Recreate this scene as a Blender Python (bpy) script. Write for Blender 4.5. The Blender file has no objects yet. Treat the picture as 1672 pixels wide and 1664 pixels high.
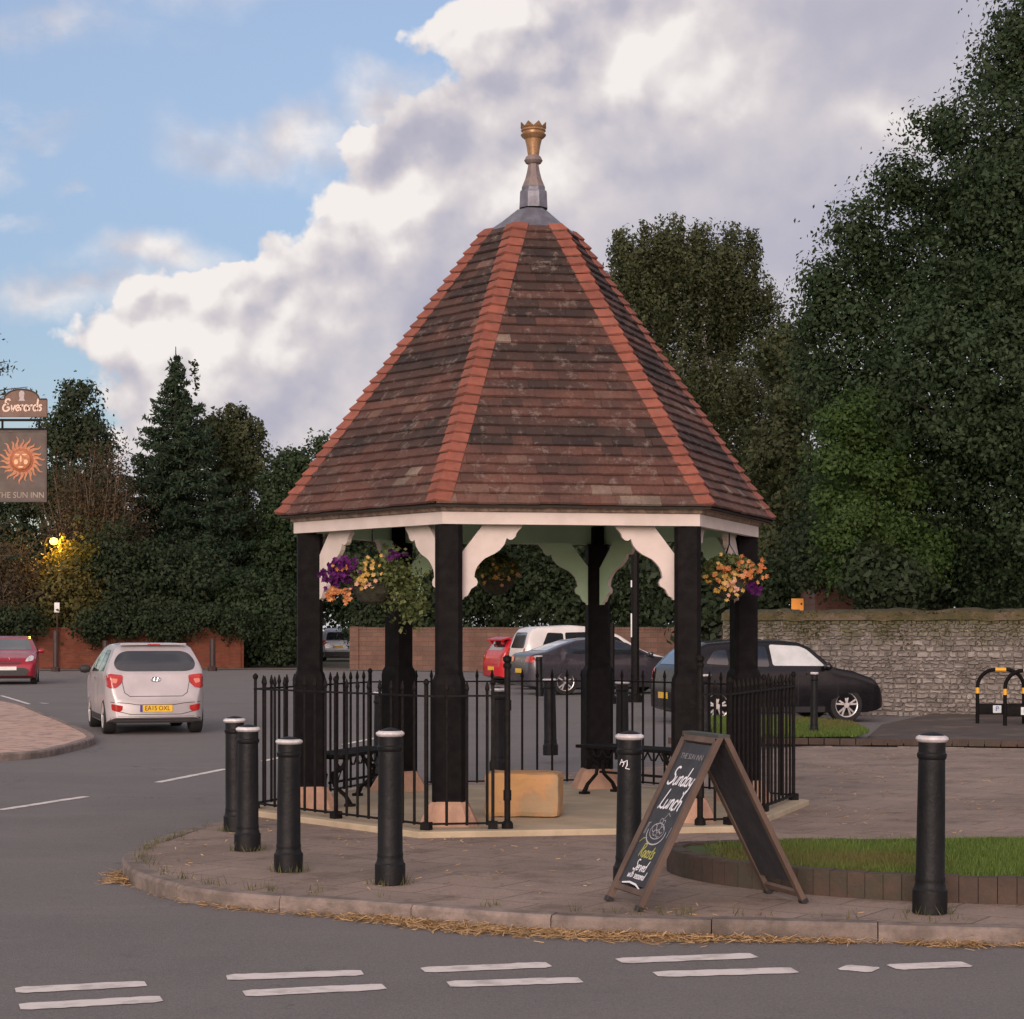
import bpy, bmesh, math, random
import numpy as np
from mathutils import Vector, Matrix
from mathutils.bvhtree import BVHTree
from mathutils.noise import noise as mnoise
R = math.radians
random.seed(7); rng = np.random.default_rng(11)
scene = bpy.context.scene
C = scene.collection

# ------------------------------------------------------------------ camera, sky, sun, exposure
F, H, EYE = 3238.0, 1027.0, 1.6            # focal length and horizon row in photograph pixels, eye height
cam_d = bpy.data.cameras.new('camera'); cam = bpy.data.objects.new('camera', cam_d); C.objects.link(cam)
cam.location = (0, 0, EYE); cam.rotation_euler = (R(90), 0, 0)
cam_d.sensor_width = 36; cam_d.lens = 36*F/1672; cam_d.shift_y = (H-832)/1672
cam_d.clip_start = 0.1; cam_d.clip_end = 3000
scene.camera = cam
scene.view_settings.view_transform = 'Standard'; scene.view_settings.look = 'None'
scene.view_settings.gamma = 1; scene.view_settings.exposure = 0.0

world = bpy.data.worlds.new('World'); scene.world = world; world.use_nodes = True
SUN_EL, SUN_AZ = R(14), R(191)             # sun behind the camera, a little to the left
class NT:
    def __init__(s, tree): s.t = tree; tree.nodes.clear()
    def n(s, kind, **kw):
        nd = s.t.nodes.new(kind)
        for k, v in kw.items(): setattr(nd, k, v)
        return nd
    def link(s, a, b): s.t.links.new(a, b)
    def put(s, sock, v):
        if v is None: return
        if isinstance(v, (int, float)): sock.default_value = v
        elif isinstance(v, tuple): sock.default_value = v if len(v) == len(sock.default_value) else (*v, 1)
        else: s.link(v, sock)
    def m(s, op, a, b=None, c=None, clamp=False):
        nd = s.n('ShaderNodeMath', operation=op, use_clamp=clamp)
        for i, v in enumerate((a, b, c)): s.put(nd.inputs[i], v)
        return nd.outputs[0]
    def mr(s, v, a, b, c=0.0, d=1.0, smooth=True):
        nd = s.n('ShaderNodeMapRange', interpolation_type='SMOOTHSTEP' if smooth else 'LINEAR')
        for i, x in enumerate((v, a, b, c, d)): s.put(nd.inputs[i], x)
        return nd.outputs[0]
    def mix(s, f, a, b, blend='MIX'):
        nd = s.n('ShaderNodeMix', data_type='RGBA', blend_type=blend)
        s.put(nd.inputs[0], f); s.put(nd.inputs[6], a); s.put(nd.inputs[7], b)
        return nd.outputs[2]
    def noise(s, vec, scale, detail=4, rough=.55, dist=0.0, col=False):
        nd = s.n('ShaderNodeTexNoise')
        if vec is not None: s.link(vec, nd.inputs['Vector'])
        nd.inputs['Scale'].default_value = scale; nd.inputs['Detail'].default_value = detail
        nd.inputs['Roughness'].default_value = rough; nd.inputs['Distortion'].default_value = dist
        return nd.outputs[1 if col else 0]
    def comb(s, x, y, z):
        nd = s.n('ShaderNodeCombineXYZ')
        for i, v in enumerate((x, y, z)): s.put(nd.inputs[i], v)
        return nd.outputs[0]
    def vm(s, op, a, b=None):
        nd = s.n('ShaderNodeVectorMath', operation=op)
        s.put(nd.inputs[0], a)
        if b is not None: s.put(nd.inputs[1], b)
        return nd.outputs[0]

W = NT(world.node_tree)
SKY_STR = 0.1
sky = W.n('ShaderNodeTexSky', sky_type='NISHITA', sun_disc=False, sun_elevation=R(9), sun_rotation=SUN_AZ,
          air_density=1.0, dust_density=.6, ozone_density=2.0)
tc = W.n('ShaderNodeTexCoord'); dirv = tc.outputs['Generated']
sep = W.n('ShaderNodeSeparateXYZ'); W.link(dirv, sep.inputs[0])
dx, dy, dz = sep.outputs
# direction of a feature, as (x, z) of the unit view vector in thousandths
px = W.m('MULTIPLY_ADD', dx, F, 836.0); py = W.m('MULTIPLY_ADD', dz, -F, H)
w1 = W.noise(dirv, 14, 5, .58); w2 = W.noise(W.vm('ADD', dirv, (3.1, 1.7, .4)), 14, 5, .58)
wx = W.m('MULTIPLY', W.m('SUBTRACT', w1, .5), 260.0); wy = W.m('MULTIPLY', W.m('SUBTRACT', w2, .5), 230.0)
qx = W.m('ADD', px, wx); qy = W.m('ADD', py, wy)
def blob(x, y, rx, ry, hard=0.0, sx=None, sy=None):
    a = W.m('DIVIDE', W.m('SUBTRACT', sx or qx, float(x)), float(rx)); b = W.m('DIVIDE', W.m('SUBTRACT', sy or qy, float(y)), float(ry))
    d = W.m('SQRT', W.m('ADD', W.m('MULTIPLY', a, a), W.m('MULTIPLY', b, b)))
    return W.mr(d, 1.0, hard)
def union(vals):
    o = vals[0]
    for v in vals[1:]: o = W.m('MAXIMUM', o, v)
    return o
def boundary(sx, sy):
    fc = W.n('ShaderNodeFloatCurve'); cv = fc.mapping.curves[0]
    pts = [(-300, 1000), (0, 800), (60, 735), (130, 672), (190, 668), (235, 545), (300, 478), (370, 462), (415, 420), (455, 330), (500, 255), (560, 195), (620, 165), (700, 170), (1100, 170)]
    cv.points[0].location = ((pts[0][0]+300)/1400, pts[0][1]/1000); cv.points[-1].location = (1, pts[-1][1]/1000)
    for p in pts[1:-1]: cv.points.new((p[0]+300)/1400, p[1]/1000)
    fc.mapping.update()
    W.link(W.m('DIVIDE', W.m('ADD', sy, 300.0), 1400.0, clamp=True), fc.inputs[1])
    return W.m('SUBTRACT', sx, W.m('MULTIPLY', fc.outputs[0], 1000.0))
edge = boundary(qx, qy)
n_big = W.noise(dirv, 9, 6, .6); n_mid = W.noise(dirv, 30, 5, .6)
wcol = W.noise(dirv, 22, 4, .55, col=True)
def billow(vec):
    wv = W.vm('ADD', vec, W.vm('MULTIPLY', wcol, (.035, .035, .035)))
    o_ = None
    for sc_, am in ((17, .6), (42, .36)):
        v = W.n('ShaderNodeTexVoronoi', feature='SMOOTH_F1', voronoi_dimensions='2D'); W.link(wv, v.inputs['Vector']); v.inputs['Scale'].default_value = sc_; v.inputs['Smoothness'].default_value = .45
        x_ = W.m('MULTIPLY', v.outputs['Distance'], -am); o_ = x_ if o_ is None else W.m('ADD', o_, x_)
    return o_
flat = W.comb(dx, dz, 0.0); bl0 = billow(flat); bl1 = billow(W.vm('ADD', flat, (-.005, .008, 0)))
main = W.mr(W.m('ADD', edge, W.m('ADD', W.m('MULTIPLY', W.m('SUBTRACT', n_mid, .5), 110.0), W.m('MULTIPLY_ADD', bl0, 170.0, 62.0))), -4.0, 24.0)
wisp_n = W.mr(W.noise(W.vm('MULTIPLY', dirv, (1, 1, 2.2)), 16, 6, .62), .34, .66)
wisps = W.m('MULTIPLY', union([blob(470, 262, 210, 75), blob(620, 200, 110, 70), blob(270, 450, 160, 62), blob(190, 520, 250, 60)]), W.m('MULTIPLY_ADD', wisp_n, .5, .5))
faint = W.m('MULTIPLY', union([blob(20, 310, 90, 42), blob(50, 400, 75, 26), blob(155, 350, 38, 20), blob(90, 250, 170, 46), blob(330, 20, 260, 90), blob(100, 110, 300, 60)]), W.m('MULTIPLY', wisp_n, .62))
# sky away from the view: broken cloud, brighter and warmer towards the low sun behind the camera
rest = W.mr(W.noise(dirv, 3.2, 6, .6), .40, .56)
front = W.mr(dy, .80, .93)
dens = W.m('MAXIMUM', union([main, wisps, faint]), 0.0)
dens = W.m('ADD', W.m('MULTIPLY', dens, front), W.m('MULTIPLY', rest, W.m('SUBTRACT', 1.0, front)))
# relief: the same billow field sampled a little towards the light
off = W.vm('ADD', dirv, (-.006, 0, .009))
f0 = W.noise(dirv, 15, 5, .5); f1 = W.noise(off, 15, 5, .5)
relief = W.m('MULTIPLY', W.m('SUBTRACT', f0, f1), 3.4)
bright = union([blob(770, 110, 190, 170, .2), blob(610, 320, 190, 150, .25), blob(1110, 155, 230, 120, .25), blob(250, 600, 210, 130, .2), blob(420, 520, 230, 130, .2),
                blob(1430, 240, 150, 75), blob(1000, 30, 200, 50), blob(900, 330, 140, 90)])
dark = union([blob(915, 125, 95, 85), blob(1420, 90, 330, 160), blob(1650, 150, 300, 250), blob(760, 500, 240, 170), blob(1050, 300, 120, 50), blob(1330, 400, 380, 130)])
calm = W.mr(edge, 700.0, 60.0, .28, 1.0)
lit = W.m('ADD', W.m('MULTIPLY_ADD', bright, .38, .50), W.m('MULTIPLY', dark, -.20))
lit = W.m('ADD', lit, W.m('MULTIPLY', relief, W.m('MULTIPLY', calm, .7))); lit = W.m('ADD', lit, W.m('MULTIPLY', W.m('SUBTRACT', bl0, bl1), W.m('MULTIPLY', calm, W.m('MULTIPLY_ADD', bright, 1.5, 1.0))))
lit = W.m('ADD', lit, W.m('MULTIPLY', W.mr(edge, 150.0, 0.0), .22))
lit = W.m('ADD', lit, W.m('MULTIPLY', W.m('SUBTRACT', n_big, .5), W.m('MULTIPLY', calm, .5)), clamp=True)
cr = W.n('ShaderNodeValToRGB'); W.link(lit, cr.inputs[0])
els = cr.color_ramp.elements
els[0].position = 0; els[0].color = (.40, .40, .50, 1); els[1].position = 1; els[1].color = (.93, .87, .84, 1)
e = els.new(.35); e.color = (.50, .48, .56, 1)
e = els.new(.68); e.color = (.70, .645, .66, 1)
cloud = W.mix(1.0, cr.outputs[0], W.comb(1/SKY_STR, 1/SKY_STR, 1/SKY_STR), 'MULTIPLY')
back = W.mr(dy, -.1, -.8)
glow = W.mix(back, (1, 1, 1, 1), (3.0, 2.3, 1.95, 1))
cloud = W.mix(1.0, cloud, glow, 'MULTIPLY')
blue = W.mix(1.0, sky.outputs[0], W.mix(W.mr(dz, .10, .34), (1.32, 1.20, 1.40, 1), (2.3, 1.82, 1.80, 1)), 'MULTIPLY')
skyc = W.mix(W.m('MULTIPLY', dens, .97), blue, cloud)
bg = W.n('ShaderNodeBackground'); W.link(skyc, bg.inputs[0]); bg.inputs[1].default_value = SKY_STR
wo = W.n('ShaderNodeOutputWorld'); W.link(bg.outputs[0], wo.inputs[0])

sun_d = bpy.data.lights.new('sun', 'SUN'); sun = bpy.data.objects.new('sun', sun_d); C.objects.link(sun)
sun_d.energy = 2.1; sun_d.angle = R(26); sun_d.color = (1.0, .84, .76)
sv = Vector((math.sin(SUN_AZ)*math.cos(SUN_EL), math.cos(SUN_AZ)*math.cos(SUN_EL), math.sin(SUN_EL)))
sun.rotation_euler = sv.to_track_quat('Z', 'Y').to_euler()

# ------------------------------------------------------------------ helpers
def tag(o, label=None, cat=None, group=None, kind=None):
    if label: o['label'] = label
    if cat: o['category'] = cat
    if group: o['group'] = group
    if kind: o['kind'] = kind
    return o
def empty(name, loc=(0, 0, 0), rz=0, label=None, cat=None, group=None):
    o = bpy.data.objects.new(name, None); C.objects.link(o); o.empty_display_size = .2
    o.location = loc; o.rotation_euler = (0, 0, rz)
    return tag(o, label, cat, group)
def copy_tree(o, parent=None):
    c = o.copy(); C.objects.link(c); c.parent = parent
    for ch in list(o.children): copy_tree(ch, c)
    return c
def np_mesh(name, V, Fc, mat, parent=None, smooth=False, tone=None):
    """V (n,3), Fc (m,k) equal-sided faces."""
    V = np.asarray(V, np.float32); Fc = np.asarray(Fc, np.int32); m, k = Fc.shape
    me = bpy.data.meshes.new(name); me.vertices.add(len(V)); me.vertices.foreach_set('co', V.ravel())
    me.loops.add(m*k); me.loops.foreach_set('vertex_index', Fc.ravel())
    me.polygons.add(m); me.polygons.foreach_set('loop_start', np.arange(0, m*k, k, dtype=np.int32)); me.polygons.foreach_set('loop_total', np.full(m, k, np.int32))
    if smooth: me.polygons.foreach_set('use_smooth', np.ones(m, bool))
    if tone is not None:
        at = me.attributes.new('tone', 'FLOAT', 'FACE'); at.data.foreach_set('value', np.asarray(tone, np.float32))
    me.update(); me.materials.append(mat)
    o = bpy.data.objects.new(name, me); C.objects.link(o); o.parent = parent
    return o
class MB:
    """collects shapes and links them as one mesh object"""
    def __init__(s): s.v = []; s.f = []; s.mi = []; s.tone = []; s.cur = 0; s.t = .5
    def add(s, vs, fs):
        b = len(s.v); s.v += [tuple(v) for v in vs]
        for f in fs: s.f.append([b+i for i in f]); s.mi.append(s.cur); s.tone.append(s.t)
    def box(s, c, d, rz=0, M=None):
        x, y, z = d[0]/2, d[1]/2, d[2]/2
        vs = [Vector((a*x, b*y, cc*z)) for a in (-1, 1) for b in (-1, 1) for cc in (-1, 1)]
        T = Matrix.Translation(c) @ (M if M is not None else Matrix.Rotation(rz, 4, 'Z'))
        s.add([T @ v for v in vs], [(0, 1, 3, 2), (4, 6, 7, 5), (0, 4, 5, 1), (2, 3, 7, 6), (0, 2, 6, 4), (1, 5, 7, 3)])
    def prism(s, pts, z0, z1, T=None):
        n = len(pts); T = T or Matrix.Identity(4)
        vs = [T @ Vector((p[0], p[1], z0)) for p in pts] + [T @ Vector((p[0], p[1], z1)) for p in pts]
        s.add(vs, [list(range(n))[::-1], [n+i for i in range(n)]] + [(i, (i+1) % n, n+(i+1) % n, n+i) for i in range(n)])
    def tube(s, path, r, n=8, cap=True):
        path = [Vector(p) for p in path]; k = len(path); rs = r if isinstance(r, (list, tuple)) else [r]*k
        vs = []; up = None
        for i, p in enumerate(path):
            t = (path[min(i+1, k-1)]-path[max(i-1, 0)]).normalized()
            if up is None: up = Vector((0, 0, 1)) if abs(t.z) < .9 else Vector((1, 0, 0))
            a = t.cross(up).normalized(); b = a.cross(t).normalized(); up = b
            for j in range(n):
                g = 2*math.pi*(j+.5)/n; vs.append(p + (a*math.cos(g)+b*math.sin(g))*rs[i])
        fs = [(i*n+j, i*n+(j+1) % n, (i+1)*n+(j+1) % n, (i+1)*n+j) for i in range(k-1) for j in range(n)]
        if cap: fs += [list(range(n))[::-1], [(k-1)*n+j for j in range(n)]]
        s.add(vs, fs)
    def lathe(s, prof, n=16, c=(0, 0, 0), rot=0.0):
        vs = []; k = len(prof)
        for r, z in prof:
            for j in range(n):
                g = rot+2*math.pi*j/n; vs.append((c[0]+r*math.cos(g), c[1]+r*math.sin(g), c[2]+z))
        fs = [(i*n+j, i*n+(j+1) % n, (i+1)*n+(j+1) % n, (i+1)*n+j) for i in range(k-1) for j in range(n)]
        fs += [list(range(n))[::-1], [(k-1)*n+j for j in range(n)]]
        s.add(vs, fs)
    def build(s, name, mats, parent=None, smooth=False, bevel=0, ang=40):
        me = bpy.data.meshes.new(name); me.from_pydata([tuple(v) for v in s.v], [], s.f)
        mats = mats if isinstance(mats, (list, tuple)) else [mats]
        for m in mats: me.materials.append(m)
        me.polygons.foreach_set('material_index', s.mi)
        at = me.attributes.new('tone', 'FLOAT', 'FACE'); at.data.foreach_set('value', s.tone)
        bm = bmesh.new(); bm.from_mesh(me); bmesh.ops.recalc_face_normals(bm, faces=bm.faces)
        if bevel:
            es = [e for e in bm.edges if len(e.link_faces) == 2 and e.calc_face_angle(0) > R(30)]
            bmesh.ops.bevel(bm, geom=es, offset=bevel, segments=2, affect='EDGES', profile=.6)
        if smooth:
            for f in bm.faces: f.smooth = True
            for e in bm.edges:
                if len(e.link_faces) == 2 and e.calc_face_angle(0) > R(ang): e.smooth = False
        bm.to_mesh(me); bm.free(); me.update()
        o = bpy.data.objects.new(name, me); C.objects.link(o); o.parent = parent
        return o

MATS = {}
def pbr(name, c1, c2=None, scale=6, rough=.7, metal=0, bump=0, bscale=None, detail=5, lo=.35, hi=.65, coat=0, spec=.5, tone=0, c3=None, s3=1.5, l3=.5, h3=.62, stretch=None):
    """c1/c2 mixed by noise, an optional third colour in patches, per-face tone, bump"""
    if name in MATS: return MATS[name]
    m = bpy.data.materials.new(name); m.use_nodes = True; t = NT(m.node_tree)
    b = t.n('ShaderNodeBsdfPrincipled'); o = t.n('ShaderNodeOutputMaterial'); t.link(b.outputs[0], o.inputs[0])
    co = t.n('ShaderNodeTexCoord').outputs['Object']
    if stretch: co = t.vm('MULTIPLY', co, stretch)
    col = None
    if c2 is not None:
        col = t.mix(t.mr(t.noise(co, scale, detail, .6), lo, hi), (*c1, 1), (*c2, 1))
    else:
        v = t.mr(t.noise(co, scale, detail, .6), .3, .7, .88, 1.12, False)
        col = t.mix(1.0, (*c1, 1), t.comb(v, v, v), 'MULTIPLY')
    if c3 is not None:
        col = t.mix(t.mr(t.noise(co, s3, 6, .65), l3, h3), col, (*c3, 1))
    if tone:
        a = t.n('ShaderNodeAttribute', attribute_name='tone', attribute_type='GEOMETRY')
        v = t.m('MULTIPLY_ADD', a.outputs['Fac'], 2*tone, 1-tone); col = t.mix(1.0, col, t.comb(v, v, v), 'MULTIPLY')
    t.link(col, b.inputs['Base Color'])
    rv = t.mr(t.noise(co, scale*1.7, 4, .6), .3, .7, max(rough-.08, .02), min(rough+.08, 1), False); t.link(rv, b.inputs['Roughness'])
    b.inputs['Metallic'].default_value = metal; b.inputs['Specular IOR Level'].default_value = spec
    b.inputs['Coat Weight'].default_value = coat; b.inputs['Coat Roughness'].default_value = .06
    if bump:
        bn = t.n('ShaderNodeBump'); bn.inputs['Strength'].default_value = bump; bn.inputs['Distance'].default_value = .02
        t.link(t.noise(co, bscale or scale*4, 6, .65), bn.inputs['Height']); t.link(bn.outputs[0], b.inputs['Normal'])
    MATS[name] = m; return m
def emis(name, col, s):
    if name in MATS: return MATS[name]
    m = bpy.data.materials.new(name); m.use_nodes = True; b = m.node_tree.nodes['Principled BSDF']
    b.inputs['Base Color'].default_value = (*col, 1); b.inputs['Emission Color'].default_value = (*col, 1); b.inputs['Emission Strength'].default_value = s
    MATS[name] = m; return m
def leafmat(name, dark, light, transl=.25, warm=None):
    if name in MATS: return MATS[name]
    m = bpy.data.materials.new(name); m.use_nodes = True; t = NT(m.node_tree)
    a = t.n('ShaderNodeAttribute', attribute_name='tone', attribute_type='GEOMETRY')
    col = t.mix(a.outputs['Fac'], (*dark, 1), (*light, 1))
    co = t.n('ShaderNodeTexCoord').outputs['Object']
    if warm: col = t.mix(t.mr(t.noise(co, .45, 3), .5, .68), col, (*warm, 1))
    d = t.n('ShaderNodeBsdfPrincipled'); t.link(col, d.inputs['Base Color']); d.inputs['Roughness'].default_value = .62; d.inputs['Specular IOR Level'].default_value = .25
    tr = t.n('ShaderNodeBsdfTranslucent'); t.link(col, tr.inputs[0])
    mx = t.n('ShaderNodeMixShader'); mx.inputs[0].default_value = transl; t.link(d.outputs[0], mx.inputs[1]); t.link(tr.outputs[0], mx.inputs[2])
    o = t.n('ShaderNodeOutputMaterial'); t.link(mx.outputs[0], o.inputs[0]); MATS[name] = m; return m
def gp(x, y, z=0.0):
    """place on the plane z seen at photograph pixel (x, y)"""
    d = F*(EYE-z)/(y-H); return ((x-836)/F*d, d, z)
def at(x, y, d): return Vector(((x-836)/F*d, d, EYE-(y-H)/F*d))
def project_patch(poly, bvh, axis, name, mat, parent, off=.006, cell=.05, depth=0.0, inward=1):
    """a flat outline (a,b) laid onto a body along an axis: 'rear','front','left','right'"""
    bm = bmesh.new(); vs = [bm.verts.new((p[0], p[1], 0)) for p in poly]; bm.faces.new(vs)
    for ax in (0, 1):
        lo = min(p[ax] for p in poly); hi = max(p[ax] for p in poly); k = int((hi-lo)/cell)+1
        for i in range(1, k):
            no = (1, 0, 0) if ax == 0 else (0, 1, 0); co = (lo+(hi-lo)*i/k,)*2 + (0,)
            bmesh.ops.bisect_plane(bm, geom=bm.verts[:]+bm.edges[:]+bm.faces[:], plane_co=co, plane_no=no)
    dirs = {'rear': Vector((1, 0, 0)), 'front': Vector((-1, 0, 0)), 'left': Vector((0, -1, 0)), 'right': Vector((0, 1, 0))}
    dv = dirs[axis]
    for v in bm.verts:
        a, b = v.co.x, v.co.y
        o = Vector((-6 if axis == 'rear' else 6, a, b)) if axis in ('rear', 'front') else Vector((a, 6 if axis == 'left' else -6, b))
        h = bvh.ray_cast(o, dv)
        if h[0] is None: v.co = o+dv*5.5; v.tag = True
        else: v.co = h[0]-dv*off; v.tag = False
    bad = [v for v in bm.verts if v.tag]
    if bad: bmesh.ops.delete(bm, geom=bad, context='VERTS')
    bmesh.ops.recalc_face_normals(bm, faces=bm.faces)
    for f in bm.faces:
        f.smooth = True
    s = sum((f.normal.dot(dv) for f in bm.faces), 0)
    if s > 0: bmesh.ops.reverse_faces(bm, faces=bm.faces)
    me = bpy.data.meshes.new(name); bm.to_mesh(me); bm.free(); me.materials.append(mat)
    o = bpy.data.objects.new(name, me); C.objects.link(o); o.parent = parent
    return o
def rounded(pts, r=.04, k=3):
    out = []; n = len(pts)
    for i in range(n):
        p, a, b = Vector(pts[i]), Vector(pts[i-1]), Vector(pts[(i+1) % n])
        u = (a-p); v = (b-p); ru = min(r, u.length*.45); rv = min(r, v.length*.45)
        s, e = p+u.normalized()*ru, p+v.normalized()*rv
        for j in range(k+1):
            t = j/k; out.append(tuple((s*(1-t)**2+p*2*t*(1-t)+e*t*t)[:]))
    return out
def text_mesh(txt, size, mat, name, parent, M, extrude=.001, align='CENTER', xs=1.0):
    cu = bpy.data.curves.new(name, 'FONT'); cu.body = txt; cu.size = size; cu.extrude = extrude; cu.align_x = align; cu.align_y = 'CENTER'; cu.resolution_u = 3
    t = bpy.data.objects.new(name, cu); C.objects.link(t); bpy.context.view_layer.update()
    me = bpy.data.meshes.new_from_object(t.evaluated_get(bpy.context.evaluated_depsgraph_get()))
    bpy.data.objects.remove(t); me.transform(M @ Matrix.Diagonal((xs, 1, 1, 1))); me.materials.clear(); me.materials.append(mat); me.name = name
    o = bpy.data.objects.new(name, me); C.objects.link(o); o.parent = parent
    return o
# hand-written letter strokes on a unit em (x to the right, y up, x-height .5)
ST = {
 'S': (.62, [[(.55, .92), (.42, 1), (.25, .97), (.15, .82), (.22, .65), (.42, .5), (.5, .33), (.42, .12), (.22, .0), (.0, .05), (-.05, .16)]]),
 'u': (.46, [[(.05, .5), (.03, .2), (.1, .02), (.22, .04), (.34, .22), (.37, .5)], [(.37, .5), (.36, .1), (.44, .02)]]),
 'n': (.46, [[(.05, .5), (.06, 0)], [(.06, .25), (.16, .46), (.28, .5), (.34, .38), (.34, .1), (.42, .02)]]),
 'd': (.48, [[(.34, .42), (.2, .5), (.06, .38), (.04, .15), (.14, .01), (.28, .08), (.36, .3)], [(.4, 1.05), (.37, .5), (.36, .12), (.46, .02)]]),
 'a': (.44, [[(.33, .42), (.2, .5), (.06, .38), (.04, .15), (.14, .01), (.26, .08), (.34, .3)], [(.36, .5), (.34, .12), (.42, .02)]]),
 'y': (.44, [[(.04, .5), (.06, .22), (.18, .12), (.32, .25), (.36, .5)], [(.36, .5), (.34, 0), (.28, -.3), (.12, -.38), (.02, -.26)]]),
 'L': (.52, [[(.22, 1.0), (.14, .5), (.08, .08), (.0, -.02)], [(.02, .02), (.2, .07), (.36, 0), (.5, .06)]]),
 'c': (.38, [[(.32, .42), (.2, .5), (.07, .38), (.04, .15), (.14, .01), (.3, .07)]]),
 'h': (.46, [[(.1, 1.05), (.06, .5), (.04, 0)], [(.05, .25), (.16, .46), (.28, .5), (.34, .36), (.33, .1), (.42, .02)]]),
 'e': (.38, [[(.05, .25), (.3, .28), (.3, .42), (.18, .5), (.06, .38), (.05, .14), (.16, .0), (.32, .08)]]),
 'r': (.34, [[(.05, .5), (.06, 0)], [(.06, .28), (.16, .46), (.3, .48)]]),
 'v': (.4, [[(.03, .5), (.14, .02), (.2, .02), (.36, .52)]]),
 'w': (.56, [[(.03, .5), (.1, .03), (.18, .05), (.27, .42), (.34, .03), (.42, .05), (.52, .5)]]),
 'i': (.2, [[(.08, .5), (.08, .08), (.16, .01)], [(.08, .68), (.09, .72)]]),
 't': (.32, [[(.16, .85), (.12, .15), (.2, .01), (.3, .06)], [(.0, .55), (.3, .58)]]),
 's': (.34, [[(.28, .44), (.16, .5), (.06, .4), (.22, .24), (.2, .06), (.04, .02)]]),
 'o': (.42, [[(.2, .5), (.06, .38), (.05, .14), (.16, .0), (.3, .1), (.32, .36), (.2, .5)]]),
 'R': (.58, [[(.1, .98), (.08, 0)], [(.0, .9), (.3, 1), (.44, .8), (.3, .56), (.1, .5)], [(.2, .52), (.48, 0)]]),
 'l': (.22, [[(.1, 1.05), (.06, .15), (.16, .01)]]),
 'k': (.4, [[(.1, 1.0), (.06, 0)], [(.34, .5), (.08, .24), (.36, .0)]]),
 'E': (.72, [[(.62, .86), (.5, 1.0), (.32, .98), (.24, .8), (.34, .62), (.5, .58)], [(.4, .58), (.16, .5), (.04, .25), (.14, .02), (.4, -.02), (.58, .14), (.52, .3), (.36, .26)]]),
 ' ': (.3, []),
}
def strokes(mb, txt, size, w, T, slant=.25, seed=1, bar=.0):
    """flat chalk strokes; T maps (x, y, 0) to the board"""
    rr = random.Random(seed); width = sum(ST[ch][0] for ch in txt)*size; x = -width/2
    for ch in txt:
        adv, ls = ST[ch]
        for ln in ls:
            pts = [Vector((x+(p[0]+slant*p[1])*size+rr.uniform(-.012, .012)*size, (p[1]-.35)*size+rr.uniform(-.012, .012)*size, 0)) for p in ln]
            sm = []
            for i in range(len(pts)-1):
                p0, p1, p2, p3 = pts[max(i-1, 0)], pts[i], pts[i+1], pts[min(i+2, len(pts)-1)]
                for j in range(4):
                    t = j/4; sm.append(.5*((2*p1)+(-p0+p2)*t+(2*p0-5*p1+4*p2-p3)*t*t+(-p0+3*p1-3*p2+p3)*t**3))
            sm.append(pts[-1]); ribbon(mb, sm, w*rr.uniform(.85, 1.15), T)
        x += adv*size
def ribbon(mb, pts, w, T):
    vs = []
    for i, p in enumerate(pts):
        t = (pts[min(i+1, len(pts)-1)]-pts[max(i-1, 0)]); t = t.normalized() if t.length > 1e-9 else Vector((1, 0, 0))
        nrm = Vector((-t.y, t.x, 0)); ww = w*(.5 if 0 < i < len(pts)-1 else .35)
        vs += [T @ (p+nrm*ww), T @ (p-nrm*ww)]
    mb.add(vs, [(2*i, 2*i+1, 2*i+3, 2*i+2) for i in range(len(pts)-1)])

# ------------------------------------------------------------------ materials
asphalt = bpy.data.materials.new('asphalt'); asphalt.use_nodes = True; t = NT(asphalt.node_tree)
b = t.n('ShaderNodeBsdfPrincipled'); oo = t.n('ShaderNodeOutputMaterial'); t.link(b.outputs[0], oo.inputs[0]); co = t.n('ShaderNodeTexCoord').outputs['Object']
c = t.mix(t.mr(t.noise(co, .5, 6, .7), .4, .65), (.182, .171, .163, 1), (.162, .152, .146, 1))
c = t.mix(t.mr(t.noise(t.vm('MULTIPLY', co, (.35, 1.4, 1)), .8, 6, .7), .52, .68, 0, .5), c, (.215, .20, .188, 1))
c = t.mix(t.mr(t.noise(co, 2.3, 6, .75), .56, .70, 0, .45), c, (.125, .115, .117, 1))
c = t.mix(t.mr(t.noise(co, 95, 2, .6), .42, .68, 0, .5), c, (.27, .25, .24, 1))
c = t.mix(t.mr(t.noise(co, 60, 2, .6), .55, .72, 0, .6), c, (.08, .072, .074, 1))
vc = t.n('ShaderNodeTexVoronoi', feature='DISTANCE_TO_EDGE'); t.link(t.vm('ADD', co, t.vm('MULTIPLY', t.noise(co, 1.5, 5, .7, col=True), (1.4, 1.4, 0))), vc.inputs['Vector']); vc.inputs['Scale'].default_value = .22
crk = t.m('MULTIPLY', t.mr(vc.outputs['Distance'], .0035, .0), t.mr(t.noise(co, .4, 3), .5, .6, 0, .7)); c = t.mix(crk, c, (.05, .045, .045, 1))
t.link(c, b.inputs['Base Color']); b.inputs['Roughness'].default_value = .92; b.inputs['Specular IOR Level'].default_value = .25
bn = t.n('ShaderNodeBump'); bn.inputs['Strength'].default_value = .7; bn.inputs['Distance'].default_value = .012; t.link(t.noise(co, 100, 5, .65), bn.inputs['Height']); t.link(bn.outputs[0], b.inputs['Normal'])
paving = pbr('paving', (.24, .19, .165), (.17, .135, .12), 2.2, .9, bump=.5, bscale=40, c3=(.13, .10, .085), s3=.8, l3=.55, h3=.72)
M = {}
M['black'] = pbr('black_paint', (.004, .0036, .004), (.008, .007, .007), 9, .75, bump=.15, bscale=30, spec=.15)
M['iron'] = pbr('iron', (.004, .0038, .004), (.010, .008, .007), 20, .7, spec=.2)
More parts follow.
